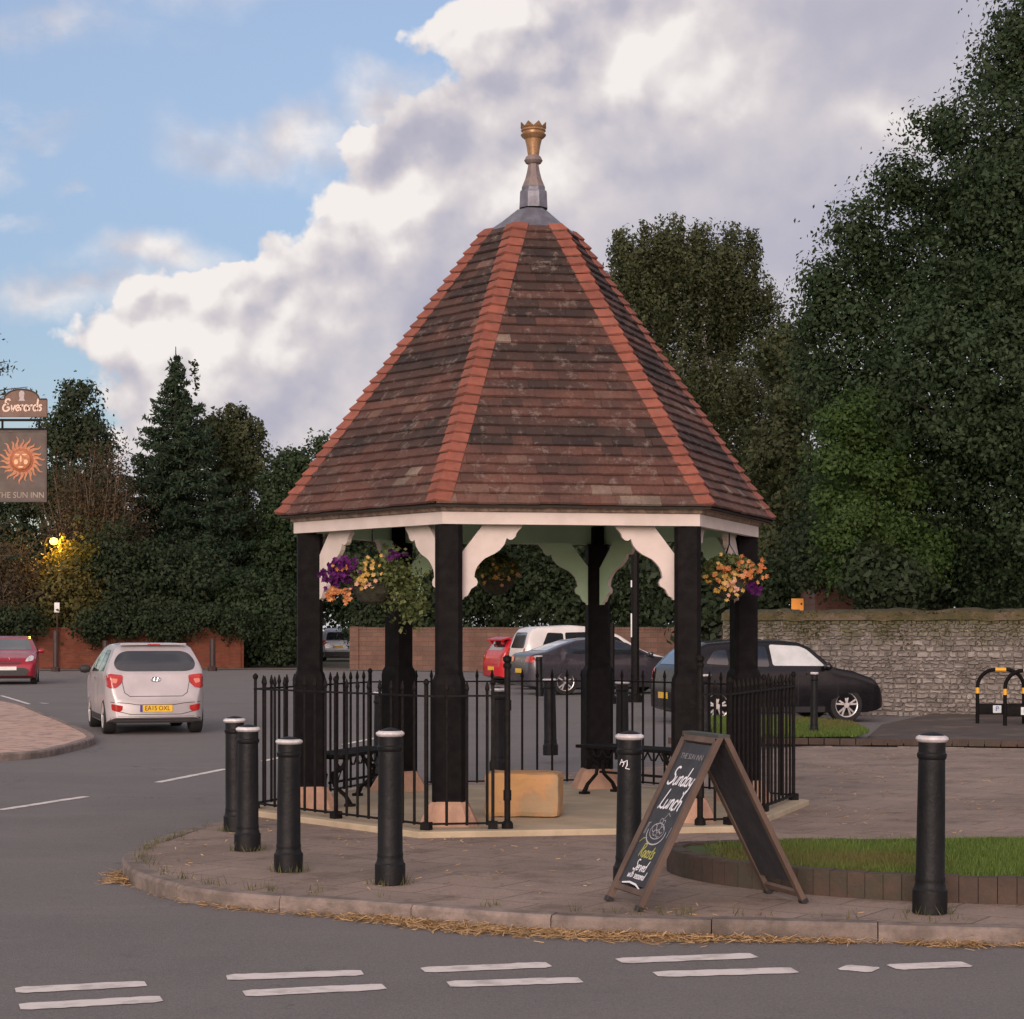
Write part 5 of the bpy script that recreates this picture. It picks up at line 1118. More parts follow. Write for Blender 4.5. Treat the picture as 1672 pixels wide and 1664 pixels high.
# ------------------------------------------------------------------ trees
def limb(mb, a, b2, r0, r1, wob=.12, k=5, n=7):
    a, b2 = Vector(a), Vector(b2); L = (b2-a).length; pts = []
    for i in range(k+1):
        t = i/k; p = a.lerp(b2, t); w = wob*L*.3*math.sin(math.pi*t); pts.append(p+Vector((random.uniform(-w, w), random.uniform(-w, w), random.uniform(-w, w)*.5)))
    mb.tube(pts, [r0+(r1-r0)*i/k for i in range(k+1)], n)
def tree(base, blobs, label, mat, n, leaf=.16, sig=.3, group=None, per=26, name='tree', bark=None, trunk_r=.28, aspect=.6, droop=0, limbs=True, lump=.28, edge=.42):
    """blobs: (x,y,z,rx,ry,rz) in world space"""
    B_ = np.array(blobs, float); base = Vector(base); r_ = empty(name, base, 0, label, 'tree' if name != 'shrub' else 'shrub', group)
    vol = (B_[:, 3]*B_[:, 4]+B_[:, 4]*B_[:, 5]+B_[:, 3]*B_[:, 5]); pr = vol/vol.sum(); nc = n//per
    bi = rng.choice(len(B_), nc, p=pr); d = rng.normal(size=(nc, 3)); d /= np.linalg.norm(d, axis=1)[:, None]
    ph = rng.uniform(0, 6.28, (len(B_), 3)); lm = 1+lump*(np.sin(d[:, 0]*4.3+ph[bi, 0])+np.sin(d[:, 1]*4.1+ph[bi, 1])+np.sin(d[:, 2]*4.7+ph[bi, 2]))/3+rng.normal(0, .07, nc)
    rad = rng.random(nc)**edge*lm
    cc = B_[bi, :3]+d*B_[bi, 3:6]*rad[:, None]; ct = rng.random(nc)
    ss = sig*rng.uniform(.6, 1.4, nc)
    P = np.repeat(cc, per, 0)+rng.normal(size=(nc*per, 3))*np.repeat(ss, per)[:, None]*np.array([1, 1, .7])
    if droop:
        s = rng.random(nc*per); P[:, :2] = np.repeat(cc[:, :2], per, 0)+(P[:, :2]-np.repeat(cc[:, :2], per, 0))*.35; P[:, 2] = np.repeat(cc[:, 2], per)-s*np.repeat(rng.uniform(.4, 1, nc)*droop, per)
    if not droop: P += 0
    od = (P-np.repeat(cc, per, 0))/(np.repeat(ss, per)[:, None]*1.6)+np.repeat(d, per, 0)*.9+np.array([0, 0, .45])
    keep = P[:, 2] > base.z+.1; P = P[keep]; od = od[keep]; od /= np.linalg.norm(od, axis=1)[:, None]; tn0 = np.clip(np.repeat(ct, per)[keep]*.72+rng.random(len(P))*.28, 0, 1)
    V, Fc, tn_ = leaves_np(P-np.array(base), leaf, aspect, .5 if droop else 0, tn0, out=od)
    np_mesh('crown', V, Fc, mat, r_, tone=tn_)
    mb = MB(); zc = np.average(B_[:, 2], weights=vol)-base.z; top_ = Vector((np.average(B_[:, 0], weights=vol)-base.x, np.average(B_[:, 1], weights=vol)-base.y, zc*1.05))
    limb(mb, (0, 0, -.2), top_, trunk_r, trunk_r*.35, .1, 7, 9)
    if limbs:
        for q in [q_ for q_ in B_ if q_[5] > .75][:14]:
            t = random.uniform(.35, .8); c1 = Vector(q[:3])-base-Vector((0, 0, q[5]*.45 if not droop else q[5]*.8)); st = top_*t; limb(mb, st, c1, trunk_r*.38, .03, .3)
            for _ in range(0 if droop else 4): dd = Vector((random.gauss(0, 1), random.gauss(0, 1), random.gauss(.2, 1))).normalized(); limb(mb, c1.lerp(st, random.random()*.5), c1+Vector((dd.x*q[3], dd.y*q[4], dd.z*q[5]))*.85, .05, .012, .3, 4, 5)
    mb.build('trunk', bark or M['bark'], r_, smooth=True)
    return r_
def bp(x, y, r, d, rd=None, ys=1.0, dd=0): # blob from photo place
    p = at(x, y, d+dd); rr_ = r/F*d; return (p.x, p.y, p.z, rr_, rd or rr_, rr_*ys)
LD = leafmat('leaf_lime', (.016, .034, .013), (.056, .092, .040), .35)
LB = leafmat('leaf_bright', (.032, .066, .016), (.078, .135, .034), .4)
LW = leafmat('leaf_birch', (.040, .052, .024), (.098, .115, .052), .35)
LK = leafmat('leaf_dark', (.017, .031, .014), (.042, .064, .028), .3)
LS = leafmat('leaf_spruce', (.020, .042, .023), (.055, .088, .048), .3)
LI = leafmat('leaf_ivy', (.022, .036, .018), (.058, .080, .038), .3)
LO = leafmat('leaf_olive', (.06, .062, .018), (.14, .12, .035), .25)
LT = leafmat('leaf_brown', (.036, .028, .016), (.078, .06, .032), .2)
# big lime at the right: nearer than the others, leaves cut the sky at the upper right
D = 44
lime = [bp(1760, 120, 150, D), bp(1740, 20, 120, D), bp(1660, 260, 130, D, dd=-1), bp(1560, 330, 95, D, dd=1), bp(1700, 420, 180, D, dd=-1.5), bp(1530, 480, 130, D), bp(1440, 430, 75, D, dd=1), bp(1385, 520, 70, D), bp(1600, 620, 190, D, dd=-2), bp(1430, 640, 120, D),
        bp(1345, 600, 60, D, dd=1), bp(1700, 780, 160, D, dd=-1), bp(1520, 800, 140, D), bp(1380, 780, 90, D, dd=1), bp(1850, 400, 260, D, dd=2), bp(1640, 900, 110, D, dd=1), bp(1470, 900, 80, D, dd=1), bp(1550, 215, 40, D), bp(1400, 385, 48, D), bp(1350, 450, 42, D), bp(1475, 300, 52, D), bp(1330, 520, 40, D), bp(1345, 470, 25, D), bp(1505, 195, 22, D), bp(1415, 335, 26, D),
        bp(1820, 900, 130, D), bp(1650, 60, 30, D), bp(1640, 120, 60, D)]
tree((13.2, 44.5, -.1), lime, 'tall dark green broadleaf tree filling the right edge above the stone wall', LD, 260000, .108, .22, trunk_r=.42, edge=.5, per=34)
tree((8.2, 41.5, -.1), [bp(x_, y_, r_2, 41.5, dd=q_) for x_, y_, r_2, q_ in ((1378, 690, 30, 0), (1405, 715, 34, .5), (1362, 755, 22, -.3), (1425, 770, 38, .4), (1452, 735, 26, .8), (1395, 840, 32, 0), (1365, 880, 24, -.3), (1450, 870, 34, .5), (1390, 930, 28, 0), (1480, 800, 24, .8), (1500, 910, 40, .8), (1430, 660, 20, .8), (1352, 815, 16, 0))], 'lighter green leafy tree in front of the tall dark one, over the stone wall', LB, 34000, .10, .2, trunk_r=.14, lump=.5, edge=.6)
# birch right behind the roof
D = 62
birch = [bp(1030, 420, 48, D), bp(1100, 400, 50, D), bp(1180, 410, 50, D), bp(1225, 400, 22, D), bp(1080, 500, 80, D), bp(1180, 520, 75, D, dd=1), bp(1250, 480, 32, D), bp(1120, 620, 95, D), bp(1210, 640, 80, D, dd=-1), bp(1260, 560, 50, D), bp(1190, 760, 90, D), bp(1100, 740, 80, D), bp(1250, 800, 70, D), bp(1215, 900, 80, D), bp(1055, 435, 60, D), bp(1140, 440, 65, D), bp(1005, 470, 42, D), bp(1215, 460, 48, D), bp(1140, 380, 30, D), bp(1080, 380, 26, D), bp(1195, 375, 24, D), bp(1020, 395, 26, D), bp(1010, 375, 12, D), bp(1055, 365, 14, D), bp(1100, 352, 10, D), bp(1150, 362, 12, D), bp(1230, 375, 10, D)]
tree((6.3, 62, -.1), birch, 'tall loose crowned birch rising right behind the tiled roof', LW, 150000, .12, .2, bark=M['birchbark'], trunk_r=.24, droop=1.5, aspect=.5, edge=.55)
tree((9.2, 57, -.1), [bp(1280, 560, 42, 57), bp(1310, 640, 60, 57), bp(1270, 720, 60, 57), bp(1320, 800, 70, 57), bp(1260, 880, 60, 57), bp(1330, 900, 60, 57)], 'drooping olive green tree between the birch and the big dark tree', LW, 36000, .15, .22, trunk_r=.18, droop=1.0)
tree((10.6, 50, -.1), [bp(1350, 890, 60, 50), bp(1330, 935, 26, 45), bp(1375, 925, 30, 45), bp(1405, 950, 22, 45), bp(1345, 900, 34, 45), bp(1425, 945, 34, 40.8), bp(1250, 960, 45, 50), bp(1470, 950, 36, 40.8), bp(1410, 915, 30, 41), bp(1500, 925, 60, 48), bp(1610, 940, 70, 48)], 'dark undergrowth tree low behind the stone wall', LK, 30000, .14, .22, trunk_r=.12)
# row of dark trees behind the shelter
for i, (x, y, w, d) in enumerate([(1150, 905, 68, 58), (1050, 905, 80, 88), (930, 915, 80, 90), (820, 905, 85, 92), (700, 900, 90, 90), (590, 880, 70, 93), (1010, 780, 80, 98), (760, 800, 90, 102)]):
    lab = ['dark tree directly left of the stone wall end, behind the front right post', 'dark green tree behind the white people carrier', 'dark tree seen through the middle of the shelter right of the rear basket', 'dark tree seen through the shelter behind the rear basket', 'dark tree behind the front left post of the shelter',
           'dark tree seen through the left shelter opening behind the basket', 'taller dark tree mostly hidden by the roof right side', 'taller dark tree mostly hidden by the roof left side'][i]
    if i > 5: continue
    tree(((x-836)/F*d, d, -.1), [bp(x, y, w, d), bp(x-w*.7, y+40, w*.6, d), bp(x+w*.7, y+45, w*.6, d), bp(x, y+75 if i != 5 else y+50, w*.8, d, dd=-1), bp(x-w*.3, y-w*.5, w*.55, d)], lab, LK, 13000, .22, .32, 'dark trees beyond the shelter', trunk_r=.2)
# spruce
def spruce(apex, d, base_y, halfw, label):
    top = at(apex[0], apex[1], d); bz = -.1; Ht = top.z-bz; r_ = empty('spruce_tree', (top.x, d, bz), 0, label, 'tree'); P = []; S = []; mb = MB(); mb.tube([(0, 0, 0), (0, 0, Ht*.5), (0, 0, Ht)], [.3, .17, .02], 9)
    hw = halfw/F*d; h = .8
    while h < Ht-.15:
        f_ = (Ht-h)/Ht; R_ = hw*min(1, f_**.95*1.12)*random.uniform(.85, 1.1); nb = int(7+8*f_)
        for j in range(nb):
            g = random.uniform(0, 6.28); Lb = R_*random.uniform(.72, 1.15); dr = Lb*random.uniform(.10, .34); up = Lb*.10
            m = max(8, int(Lb*62)); t = rng.random(m)**.75; x = np.cos(g)*Lb*t; y = np.sin(g)*Lb*t; z = h-dr*t+up*t**3*2
            sp = (.10+.34*(1-t)*min(Lb, 2.2)/2); off_ = rng.normal(0, 1, m)*sp
            x = x-np.sin(g)*off_; y = y+np.cos(g)*off_; z = z-np.abs(rng.normal(0, .14, m))-np.abs(off_)*.25; P.append(np.stack([x, y, z], 1))
            if f_ > .05: mb.tube([(0, 0, h), (math.cos(g)*Lb*.5, math.sin(g)*Lb*.5, h-dr*.5), (math.cos(g)*Lb*.9, math.sin(g)*Lb*.9, h-dr*.8)], [.04*f_+.012, .02, .008], 4)
        h += random.uniform(.22, .36)
    P = np.vstack(P); V, Fc, tn_ = leaves_np(P, .26, .32, .35); np_mesh('crown', V, Fc, LS, r_, tone=tn_); mb.build('trunk', M['bark'], r_); return r_
spruce((287, 566), 95, 1095, 185, 'tall pointed dark spruce behind the red brick wall')
D = 100
tree((-13.6, 100, -.1), [bp(385, 675, 30, D), bp(350, 690, 30, D), bp(405, 700, 30, D), bp(360, 730, 55, D), bp(400, 750, 50, D), bp(380, 830, 65, D), bp(415, 900, 60, D), bp(350, 900, 60, D), bp(318, 590, 7, D-4), bp(322, 612, 9, D-4), bp(390, 960, 70, D)], 'loose feathery birch immediately right of the spruce', LW, 44000, .2, .26, droop=1.4, trunk_r=.16, bark=M['birchbark'])
D = 108
tree((-23.4, 108, -.1), [bp(125, 645, 32, D), bp(120, 700, 55, D), bp(150, 730, 48, D), bp(90, 720, 40, D), bp(130, 800, 75, D), bp(175, 800, 45, D), bp(60, 800, 60, D), bp(120, 900, 90, D), bp(105, 632, 12, D), bp(140, 632, 12, D), bp(0, 860, 60, D), bp(-60, 800, 60, D), bp(40, 930, 70, D), bp(-60, 920, 80, D)], 'rounded ivy clad evergreen just right of the inn sign', LI, 46000, .22, .26, trunk_r=.35, lump=.35)
D = 97
tree((-10, 97, -.1), [bp(480, 770, 36, D), bp(455, 810, 40, D), bp(510, 790, 40, D), bp(525, 730, 16, D), bp(548, 760, 30, D), bp(490, 860, 70, D), bp(450, 930, 65, D), bp(550, 880, 60, D), bp(475, 745, 14, D)], 'round headed green tree left of the shelter eaves', LD, 36000, .2, .26, trunk_r=.2)
# brown twiggy trees
def twiggy(x0, x1, ytop, d, n, label):
    c = (x0+x1)/2; base = at(c, 1095, d); base.z = -.1; r_ = empty('bare_tree', base, 0, label, 'tree'); mb = MB(); P = []
    for i in range(n):
        x = random.uniform(x0, x1); y = ytop+random.uniform(0, 130)+abs(x-c)*.3; t = at(x, y, d+random.uniform(-1.5, 1.5))-base; s = Vector((t.x*.35+random.gauss(0, .5), t.y, 0)); limb(mb, s, t, .05, .012, .12, 6, 4)
        for _ in range(7):
            u = random.uniform(.4, .95); p = s.lerp(t, u); q = p+Vector((random.gauss(0, .5), random.gauss(0, .4), random.uniform(.3, 1.3))); limb(mb, p, q, .022, .007, .2, 3, 3); P += [q[:], p.lerp(q, .6)[:]]
    mb.build('branches', pbr('twig_bark', (.11, .08, .06), (.06, .045, .035), 3, .9), r_)
    P = np.repeat(np.array(P), 26, 0); P = P+rng.normal(0, .36, P.shape); V, Fc, tn_ = leaves_np(P, .15, .5); np_mesh('crown', V, Fc, LT, r_, tone=tn_)
twiggy(70, 230, 720, 91, 42, 'brown sparse leaved thicket between the inn sign and the spruce')
twiggy(-80, 62, 870, 86, 20, 'brown leaved bush under the street lamp at the left edge')
# cedar branches at the extreme left
D = 60; cb = MB(); cr_ = empty('cedar_tree', at(-170, 1095, D).xy[:]+(-.1,), 0, 'dark cedar with drooping branch tips poking in at the left edge', 'tree'); base = cr_.location; P = []
cb.tube([(0, 0, 0), (0, 0, 6), (0, 0, 11.5)], [.3, .2, .04], 8)
for (x, y) in [(2, 545), (12, 590), (30, 640), (45, 632), (5, 665), (-30, 520), (-60, 470), (15, 600), (22, 720), (-20, 780), (30, 850), (-10, 900), (60, 900), (-200, 600), (-260, 700), (-300, 640)]:
    tp = at(x, y, D+random.uniform(-1, 1))-base; st = Vector((0, 0, tp.z-.6)); limb(cb, st, tp, .06, .01, .12, 6, 5)
    for j in range(170): u = random.random()**.7; p = st.lerp(tp, u); P.append((p.x+random.gauss(0, .14), p.y+random.gauss(0, .3), p.z-abs(random.gauss(0, .12))))
cb.build('trunk', M['bark'], cr_); V, Fc, tn_ = leaves_np(np.array(P), .15, .3, .3); np_mesh('crown', V, Fc, LK, cr_, tone=tn_)
# shrubs along the red wall
sh = [(20, 960, 75, LT, 'brown leaved shrub at the left edge over the wall'), (112, 968, 56, LO, 'yellow green shrub over the wall under the street lamp'), (190, 930, 80, LK, 'dark shrub right of the lit leaves'), (260, 960, 80, LK, 'dark shrub over the wall behind the silver hatchback'), (340, 980, 80, LK, 'dark bushy shrub over the right part of the red wall'), (405, 985, 58, LD, 'green shrub hanging over the end of the red wall'), (458, 1000, 42, LK, 'dark shrub beside the far driveway, left side'), (612, 985, 36, LK, 'dark shrub at the start of the pink block wall'), (665, 985, 48, LK, 'dark shrub on the pink wall behind a rear timber post')]
for i, (x, y, r, m_, lab) in enumerate(sh):
    d = (86.6 if x < 150 else 88.5) if x < 500 else 87.5
    tree(((x-836)/F*d, d, -.1), [bp(x, y, r, d), bp(x-r*.5, y+35, r*.7, d), bp(x+r*.5, y+30, r*.7, d), bp(x, y+60, r*.9, d)], lab, m_, 11000, .19, .3, 'shrubs along the far walls', name='shrub', trunk_r=.1)
ov = []
for x in list(range(-60, 60, 22))+list(range(150, 400, 24)): ov.append(bp(x, 1012+random.uniform(-6, 12), random.uniform(20, 34), 83.5+(x/398)*2.2))
tree(((170-836)/F*87, 86.6, -.1), ov, 'dark ivy and bramble spilling over the top of the red brick wall', LK, 16000, .15, .22, name='shrub', trunk_r=.05, limbs=False)
# dark distant wood closing the gaps
dw = []
for i in range(46):
    x = -200+i*50; dw.append(bp(x, 960+random.uniform(-25, 35), 60, 128, rd=3, ys=1.5, dd=random.uniform(-5, 5)))
B_ = np.array(dw); nc = 4200; bi = rng.integers(0, len(B_), nc); d_ = rng.normal(size=(nc, 3)); d_ /= np.linalg.norm(d_, axis=1)[:, None]; cc = B_[bi, :3]+d_*B_[bi, 3:6]*(rng.random(nc)**.4)[:, None]
P = np.repeat(cc, 22, 0)+rng.normal(0, .5, (nc*22, 3)); P = P[P[:, 2] > -.1]; V, Fc, tn_ = leaves_np(P, .34, .7); tag(np_mesh('woodland', V, Fc, LK, None, tone=tn_), 'dark belt of distant trees behind all the walls', 'woodland', kind='stuff')

# ------------------------------------------------------------------ small street furniture
def pole(name, x, ybase, ytop, d, r, label, cat, extra=None, mat=None, z=-.1):
    b0 = at(x, ybase, d); r_ = empty(name, (b0.x, d, z), 0, label, cat); h = at(x, ytop, d).z-z; mb = MB(); mb.tube([(0, 0, 0), (0, 0, h)], r, 8); mb.lathe([(r*1.6, 0), (r*1.6, .15), (r, .2)], 8); mb.build('pole', mat or M['rust'], r_)
    if extra: extra(r_, h)
    return r_
def cap_band(r_, h): mb = MB(); mb.lathe([(.085, h-.28), (.09, h-.26), (.09, h-.02), (.07, h)], 10); mb.build('white_band', M['cap'], r_)
pole('marker_post', 91, 1095, 1030, 79, .11, 'dark brown white-topped post in front of the red wall, left', 'post', cap_band)
pole('marker_post', 347, 1090, 1043, 80, .12, 'short dark post with white top before the red wall, right of silver hatchback', 'post', cap_band)
pole('marker_post', 172, 1090, 1046, 78, .11, 'dark post top peeping out left above the silver hatchback roof', 'post', cap_band)
def arm(r_, h): mb = MB(); mb.box((-.35, 0, h-.55), (.75, .05, .16)); mb.build('sign_arm', M['wplate'], r_)
pole('finger_post', 424, 1085, 1003, 90, .05, 'small white finger post by the end of the red wall', 'sign post', arm, M['wplate'])
def sign2(r_, h): mb = MB(); mb.box((-.06, -.05, h-.9), (.05, .02, .4)); mb.build('sign_plate', M['wplate'], r_)
def strip(r_, h):
    for a_, l_ in ((.52, .55), (.80, .16)): mb = MB(); mb.box((-.09, -.05, h*a_), (.03, .03, l_)); mb.build('reflector', M['wplate'], r_)
pole('sign_pole', 1037, 1125, 905, 46, .10, 'thick dark pole standing in the car park behind the rear right post', 'pole', strip, M['iron'])
pole('sign_pole', 999, 1125, 1018, 45, .065, 'shorter dark pole left of the thick one in the car park', 'pole', strip, M['iron'])
# street lamp, lit
lp = at(88, 884, 87.6); lr = empty('street_lamp', (lp.x-.4, 87.6, -.1), 0, 'lit orange street lamp among the bushes at the left', 'street lamp')
mb = MB(); mb.tube([(0, 0, 0), (0, 0, lp.z+.0), (.1, 0, lp.z+.25), (.4, 0, lp.z+.28)], [.07, .05, .04, .035], 8); mb.build('pole', M['iron'], lr)
mb = MB(); mb.lathe([(.02, -.16), (.14, -.12), (.2, 0), (.14, .12), (.02, .16)], 12, c=(.4, 0, lp.z+.1)); mb.build('lantern', emis('sodium_glow', (1.0, .46, .07), 6), lr, smooth=True)
ld = bpy.data.lights.new('lamp_light', 'POINT'); ld.energy = 380; ld.color = (1, .52, .09); ld.shadow_soft_size = .2; lo = bpy.data.objects.new('lamp_light', ld); C.objects.link(lo); lo.parent = lr; lo.location = (.45, -.6, lp.z+.1)
V, Fc, tn_ = None, None, None
pts = [(112, 892, 12), (128, 905, 14), (108, 915, 12), (144, 900, 10), (95, 905, 10), (122, 925, 11), (85, 930, 12)]
cc = []
for (x, y, r) in pts:
    p = at(x, y, 87.4); cc.append(np.array(p)+rng.normal(0, r/F*87*.8, (110, 3)))
P = np.vstack(cc)-np.array((lp.x+1, 87.5, -.1)); V, Fc, tn_ = leaves_np(P, .17, .7)
r_ = empty('shrub', (lp.x+1, 87.5, -.1), 0, 'leafy sprig glowing yellow right beside the street lamp', 'shrub'); np_mesh('crown', V, Fc, leafmat('leaf_lamplit', (.10, .09, .015), (.22, .19, .03), .3), r_, tone=tn_)  # yellow of the lamp's light is put into the leaf colour
mb = MB(); limb(mb, (0, 0, 0), (0, 0, 4.2), .06, .02, .1, 6, 6); mb.build('trunk', M['bark'], r_)
# small white lamp at the extreme left and house-number like plate in the shrub
q = at(93, 992, 84.6); o = empty('notice', (q.x, 84.6, -.1), 0, 'tiny white notice on a stake in the shrubs under the lamp', 'notice'); mb = MB(); mb.box((0, 0, q.z+.1), (.22, .03, .42)); mb.build('plate', M['wplate'], o); mb = MB(); mb.tube([(0, .03, 0), (0, .03, q.z)], .03, 6); mb.build('stake', M['rust'], o)
# inn sign
SD = 35.0
def sp_(x, y): return at(x, y, SD)
ir = empty('inn_sign', ((-62-836)/F*SD, SD, 0), 0, 'hanging inn sign with a golden sun face and arched top board', 'inn sign'); ib = ir.location
mb = MB(); top_z = sp_(0, 640).z; mb.box((0, 0, top_z/2), (.13, .13, top_z)); mb.lathe([(.1, top_z), (.1, top_z+.06), (.02, top_z+.14)], 8); mb.build('post', M['black'], ir)
zb0 = sp_(0, 697).z; zb1 = sp_(0, 684).z
mb = MB(); x_end = sp_(78, 0).x-ib.x; mb.box((x_end/2, 0, sp_(0, 702).z), (x_end, .06, .06)); mb.box((x_end/2, 0, sp_(0, 686).z), (x_end-.2, .05, .04)); mb.tube([(sp_(64, 0).x-ib.x, 0, sp_(0, 704).z), (sp_(64, 0).x-ib.x, 0, sp_(0, 684).z)], .02, 6); mb.tube([(sp_(4, 0).x-ib.x, 0, sp_(0, 704).z), (sp_(4, 0).x-ib.x, 0, sp_(0, 684).z)], .02, 6); mb.build('bracket', M['iron'], ir)
sgm = pbr('sign_brown', (.085, .064, .05), (.07, .053, .042), 3, .6)
edgem = pbr('sign_edge', (.06, .045, .035), None, 5, .6)
x0, x1 = sp_(-5, 0).x-ib.x, sp_(77, 0).x-ib.x; z0, z1 = sp_(0, 820).z, sp_(0, 703).z; xm = (x0+x1)/2
mb = MB(); mb.box((xm, 0, (z0+z1)/2), (x1-x0, .05, z1-z0)); brd = mb.build('sign_board', sgm, ir, bevel=.004)
mb = MB(); w_ = .028
for (cx, cz, dx_, dz_) in [(xm, z1-w_/2, x1-x0, w_), (xm, z0+w_/2, x1-x0, w_), (x0+w_/2, (z0+z1)/2, w_, z1-z0-2*w_), (x1-w_/2, (z0+z1)/2, w_, z1-z0-2*w_)]: mb.box((cx, 0, cz), (dx_, .07, dz_))
mb.build('frame', edgem, brd)
oc = pbr('sun_copper', (.46, .18, .07), (.34, .12, .05), 12, .55); oc2 = pbr('sun_copper_dark', (.30, .09, .035), None, 12, .55); oc3 = pbr('sun_highlight', (.85, .42, .22), None, 12, .5)
sc_ = SD/F; scx, scz = sp_(36, 0).x-ib.x, sp_(0, 752).z; yb = -.035
mb = MB()
for j in range(22):
    g = 2*math.pi*j/22+.1; ln = (17 if j % 2 else 22)*sc_+18*sc_; pts = []
    for i in range(9):
        t = i/8; rr_ = 18*sc_+(ln-18*sc_)*t*1.0; aa = g+.10*math.sin(t*6.0)*(1-t*.3); pts.append((rr_, aa, (3.1*(1-t)**.8+.25)*sc_))
    vs = []
    for rr_, aa, w in pts:
        c0 = Vector((scx+rr_*math.cos(aa), yb, scz+rr_*math.sin(aa))); nn = Vector((-math.sin(aa), 0, math.cos(aa)))*w; vs += [c0-nn, c0+nn]
    mb.add(vs, [(2*i, 2*i+1, 2*i+3, 2*i+2) for i in range(8)])
mb.build('sun_rays', oc, brd)
def facedisc(nm, r, depth, mat, y_):
    q = MB(); q.lathe([(r*sc_, 0), (r*.9*sc_, depth*.6), (r*.6*sc_, depth*.9), (.001, depth)], 24); o = q.build(nm, mat, brd, smooth=True); o.rotation_euler = (R(90), 0, 0); o.location = (scx, y_, scz); return o
facedisc('sun_rim', 19.5, .012, oc2, yb); fd = facedisc('sun_face', 16.5, .045, oc, yb-.008)
fmb = MB()
def ell(mb_, x, z, rx, rz_, y_, n=12): mb_.add([(scx+(x+rx*math.cos(2*math.pi*j/n))*sc_, y_, scz+(z+rz_*math.sin(2*math.pi*j/n))*sc_) for j in range(n)], [list(range(n))])
hi_ = MB(); ell(hi_, -8, -3, 3.4, 4, yb-.052); ell(hi_, 8, -3, 3.4, 4, yb-.052); ell(hi_, 0, 2, 1.5, 5.5, yb-.058); ell(hi_, 0, -11, 4.5, 1.5, yb-.054); ell(hi_, -6, 9, 4, 1.2, yb-.05); ell(hi_, 6, 9, 4, 1.2, yb-.05); hi_.build('face_highlights', oc3, brd)
ey = MB(); ell(ey, -5.5, 4, 3.4, 1.3, yb-.057); ell(ey, 5.5, 4, 3.4, 1.3, yb-.057); ell(ey, 0, -7.5, 3.6, .7, yb-.057); ell(ey, -3.2, -3.2, 1.0, .7, yb-.057); ell(ey, 3.2, -3.2, 1.0, .7, yb-.057); ey.build('face_shadows', oc2, brd)
letm = pbr('sign_lettering', (.30, .25, .20), None, 8, .6); cream = pbr('cream_lettering', (.68, .52, .42), None, 8, .6)
RX = Matrix.Rotation(R(90), 4, 'X')
text_mesh('THE SUN INN', .148, letm, 'inn_name', brd, Matrix.Translation((sp_(34, 0).x-ib.x, -.0275, sp_(0, 809).z)) @ RX, .002, xs=.93)
# arched top board
ax0, ax1 = sp_(-4, 0).x-ib.x, sp_(77, 0).x-ib.x; az0 = sp_(0, 681).z; azs = sp_(0, 652).z; azt = sp_(0, 636).z; axm = sp_(36, 0).x-ib.x; pr_ = [(ax0, az0), (ax1, az0), (ax1, azs), (ax1-.10, azs)]
for i in range(15): g = math.pi*i/14; pr_.append((axm+.31*math.cos(g), azs+(azt-azs)*math.sin(g)))
pr_.append((ax0, azs)); mb = MB(); n = len(pr_); mb.add([(a, -.03, b_) for a, b_ in pr_]+[(a, .03, b_) for a, b_ in pr_], [list(range(n)), [n+i for i in range(n)][::-1]]+[(i, (i+1) % n, n+(i+1) % n, n+i) for i in range(n)])
arc = mb.build('arched_board', pbr('sign_russet', (.15, .088, .06), (.125, .076, .053), 3, .6), ir)
rim = MB(); rim.tube([(a, -.03, b_) for a, b_ in pr_[2:]], .014, 5); rim.build('arched_board_trim', edgem, arc)
lt = MB(); Tm = Matrix.Translation((sp_(37, 0).x-ib.x, -.034, sp_(0, 664.5).z)) @ RX; strokes(lt, 'Everards', .205, .030, Tm, .08, 3); lt.build('brewery_name', cream, arc)
em = MB(); ex, ez = sp_(36, 0).x-ib.x, sp_(0, 647).z; em.add([(ex+a*sc_*1.0, -.034, ez+b_*sc_) for a, b_ in [(-5, -8), (6, -8), (4, -5), (4, 1), (5, 4), (3, 8), (-1, 9), (-4, 6), (-4, 0), (-3, -4)]], [list(range(10))]); em.build('emblem', pbr('emblem_grey', (.40, .36, .36), None, 9, .6), arc)

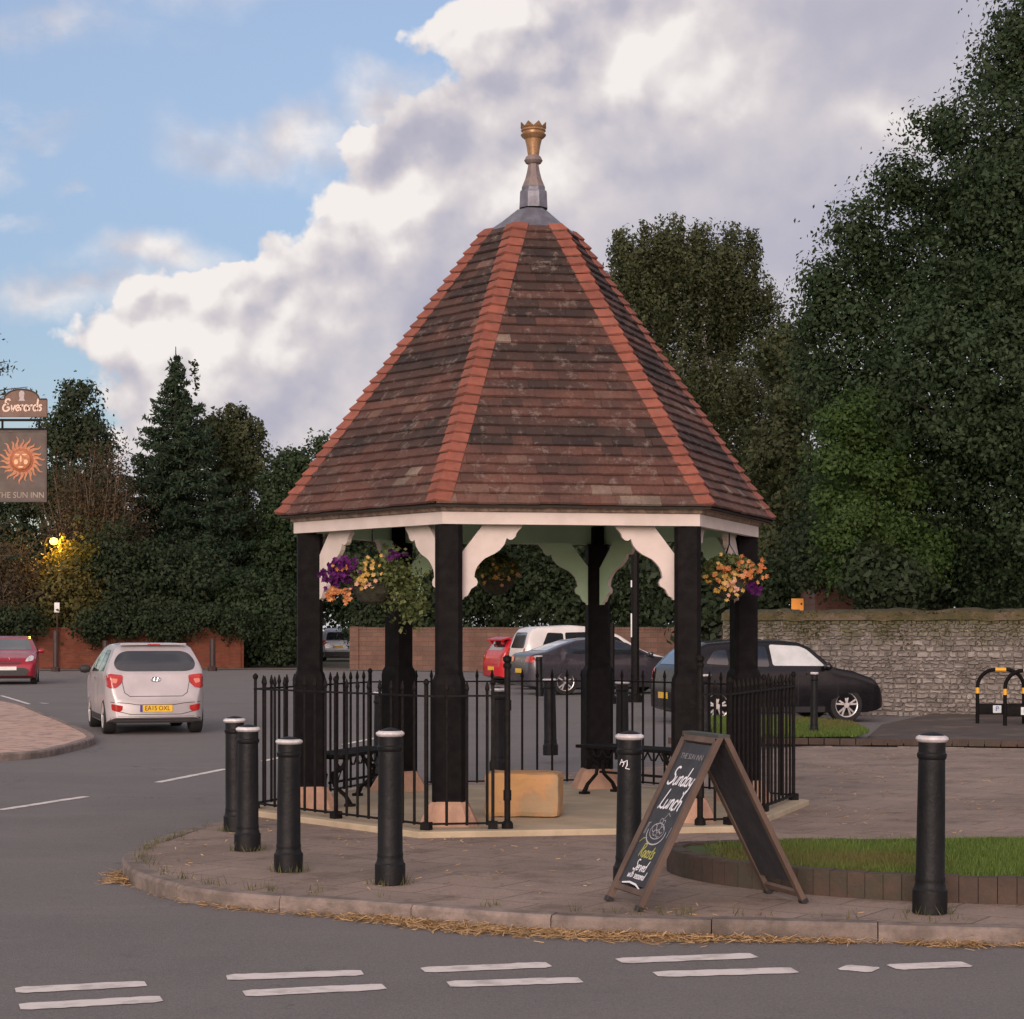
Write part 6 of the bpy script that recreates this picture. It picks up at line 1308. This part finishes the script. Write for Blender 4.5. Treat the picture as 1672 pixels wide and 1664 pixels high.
# cycle stands with yellow bands
yel = pbr('yellow_band', (.70, .36, .03), None, 9, .5); pbm = pbr('p_plate', (.55, .62, .62), None, 9, .5)
def cycle_stand(x, d, lab):
    b0 = ((x-836)/F*d, d, -.03); r_ = empty('cycle_stand', b0, R(-8), lab, 'cycle stand', 'hooped cycle stands by the stone wall'); Wd_ = .78; Hh = .93; rr_ = .30; pts = [(0, 0, 0), (0, 0, Hh-rr_)]
    for i in range(1, 7): g = math.pi-(math.pi/2)*i/6; pts.append((rr_+rr_*math.cos(g), 0, Hh-rr_+rr_*math.sin(g)))
    for i in range(0, 7): g = math.pi/2-(math.pi/2)*i/6; pts.append((Wd_-rr_+rr_*math.cos(g), 0, Hh-rr_+rr_*math.sin(g)))
    pts.append((Wd_, 0, 0)); mb = MB(); mb.tube(pts, .033, 10); mb.build('hoop', M['black'], r_, smooth=True, ang=60)
    for (p, q) in [((0, 0, .52), (0, 0, .62)), ((Wd_, 0, .52), (Wd_, 0, .62)), ((Wd_/2-.09, 0, Hh), (Wd_/2+.09, 0, Hh))]: mb = MB(); mb.tube([p, q], .036, 10); mb.build('band', yel, r_)
    mb = MB(); mb.box((Wd_/2, 0, .25), (Wd_-.06, .03, .19)); pn = mb.build('panel', M['black'], r_)
    for xx in (.33, .58) :
        mb = MB(); mb.box((xx, -.018, .25), (.14, .006, .13)); pl_ = mb.build('parking_plate', pbm, pn); text_mesh('P', .12, M['blue'], 'letter', pl_, Matrix.Translation((xx, -.0225, .25)) @ RX, .0008)
cycle_stand(1596, 34.2, 'black hooped cycle stand with yellow bands, the one further left'); cycle_stand(1641, 33.4, 'black hooped cycle stand with yellow bands, cut off at the right edge')
# orange board and brick outbuilding behind the stone wall
p = at(1302, 989, 46); o = empty('orange_notice', (p.x, 46, -.1), 0, 'bright orange notice board above the stone wall', 'notice'); mb = MB(); mb.box((0, 0, p.z+.1), (.28, .04, .33)); mb.build('board', emis('orange_board', (.9, .33, .03), .35) if False else pbr('orange_board', (.85, .33, .04), None, 5, .5), o)
mb = MB(); mb.tube([(0, .04, 0), (0, .04, p.z)], .04, 6); mb.build('stake', M['rust'], o)
mb = MB(); mb.box((.09, -.024, p.z+.14), (.04, .006, .05)); mb.box((-.02, -.024, p.z+.0), (.14, .006, .018)); mb.build('printing', M['ink'], o)
bx0 = at(1365, 1000, 47); bld = empty('brick_outbuilding', (bx0.x, 48.5, -.1), 0, 'small brick outbuilding with low roof behind the stone wall', 'building')
mb = MB(); mb.box((0, 0, 1.6), (.9, 2.4, 3.2)); mb.build('wall', wallmat('old_brick', 'brick', (.22, .10, .07), (.15, .075, .055), (.15, .12, .1), None, 1), bld)
mb = MB(); mb.add([(-.6, -1.35, 3.18), (.6, -1.35, 3.18), (.6, 1.35, 3.18), (-.6, 1.35, 3.18), (0, -1.35, 3.6), (0, 1.35, 3.6)], [(0, 1, 4), (3, 5, 2), (0, 4, 5, 3), (1, 2, 5, 4), (0, 3, 2, 1)]); mb.build('roof', tilem, bld)
mb = MB(); mb.box((.1, -1.21, 1.1), (.6, .05, 2.1)); dr_ = mb.build('door', M['rust'], bld); mb = MB(); mb.box((.34, -1.25, 1.05), (.03, .04, .12)); mb.build('handle', M['chrome'], dr_)
